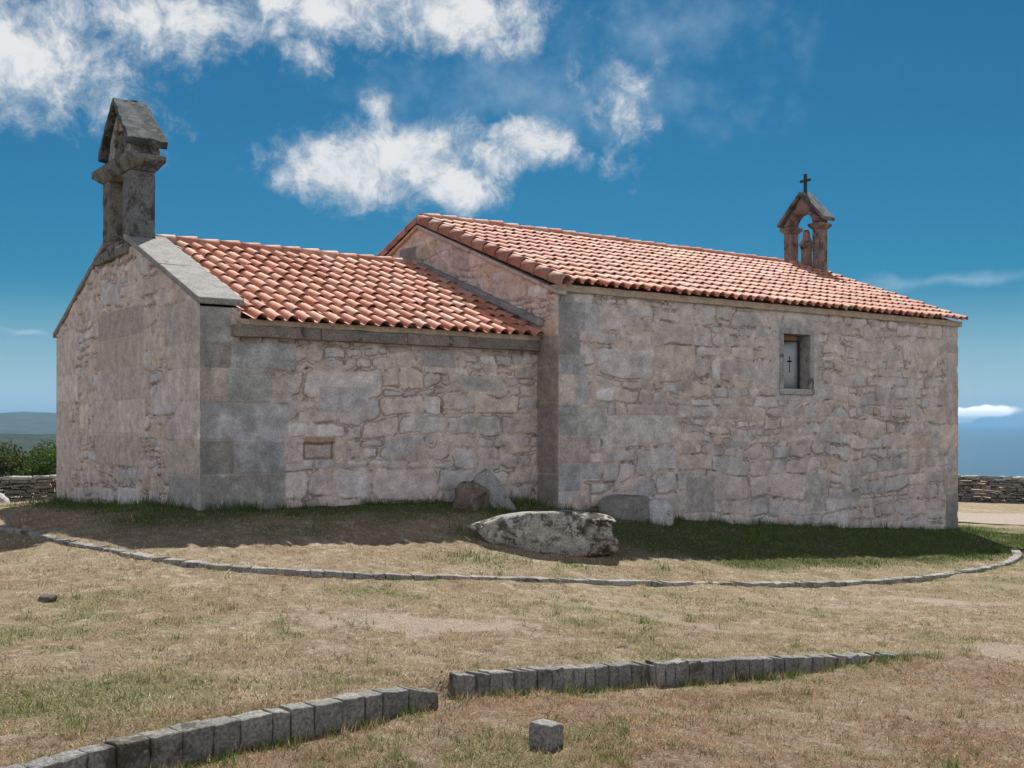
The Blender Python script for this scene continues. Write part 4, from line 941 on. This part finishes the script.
low = g.ramp(g.math('ADD', union([cloud(950, 414, 78, 9, 1.0)]), g.math('MULTIPLY', g.math('SUBTRACT', n2, .5), .25)), .05, .35)
# shade inside the clouds: thick and lower parts greyer
relief = g.math('MULTIPLY', g.math('SUBTRACT', nA, nU), 3.2)
shade = g.ramp(g.math('ADD', g.math('ADD', relief, g.math('MULTIPLY', arg, .55)), g.math('MULTIPLY', g.math('SUBTRACT', nB, .5), .9)), -.25, .75, .0, 1.0)
skyc = g.n('ShaderNodeMix', data_type='RGBA', blend_type='MULTIPLY'); skyc.inputs[0].default_value = 1; g.l(sky.outputs[0], skyc.inputs[6]); skyc.inputs[7].default_value = (.034, .168, .222, 1)
c = skyc.outputs[2]
CW = 3.8
cc = g.gain(g.mix(shade, (.50, .60, .70), (1.0, 1.0, 1.0)), CW)
c = g.mix(g.ramp(el, .13, .0, 0, .78), c, (CW*.62, CW*.80, CW*.92))
c = g.mix(dc, c, (CW*.6, CW*.78, CW*.92)); c = g.mix(g.math('MULTIPLY', dens, .95), c, cc)
c = g.mix(low, c, (CW*2.6, CW*2.5, CW*2.4))
# unseen bright cloud added behind the camera as fill light on the shaded walls
fw = dot((cy, sy_, 0)); n3 = g.noise(geo, 2.6, 8, .6)
rear_fill = g.math('MULTIPLY', g.ramp(el, 1.0, .5), g.math('MULTIPLY', g.ramp(fw, .12, -.22), g.ramp(g.math('ADD', n3, g.math('MULTIPLY', el, .08)), .36, .52)))
c = g.mix(rear_fill, c, (5.4, 5.25, 5.4))
g.l(c, bgn.inputs['Color'])

sl = bpy.data.lights.new('sun', 'SUN'); sl.energy = 4.3; sl.angle = math.radians(.5); sl.color = (1, .95, .87)
so = bpy.data.objects.new('sun', sl); COL.objects.link(so); so.rotation_euler = (-SUN).to_track_quat('-Z', 'Y').to_euler(); so.location = (20, 20, 40)

# ------------------------------------------------------------------ camera and render settings
cd_ = bpy.data.cameras.new('camera'); co_ = bpy.data.objects.new('camera', cd_); COL.objects.link(co_)
co_.location = CAM; co_.rotation_euler = (math.pi/2, 0, -(math.pi/2-YAW)); cd_.sensor_width = 36; cd_.lens = FPX/1024*36; cd_.shift_y = (HOR-384)/1024
cd_.clip_start = .05; cd_.clip_end = 90000; SC.camera = co_
SC.render.engine = 'CYCLES'; SC.cycles.max_bounces = 5; SC.cycles.diffuse_bounces = 4; SC.cycles.volume_bounces = 0; SC.cycles.use_denoising = True
try: SC.cycles.denoiser = 'OPENIMAGEDENOISE'
except Exception: pass
SC.view_settings.view_transform = 'Standard'; SC.view_settings.look = 'None'; SC.view_settings.gamma = 1; SC.view_settings.exposure = .9
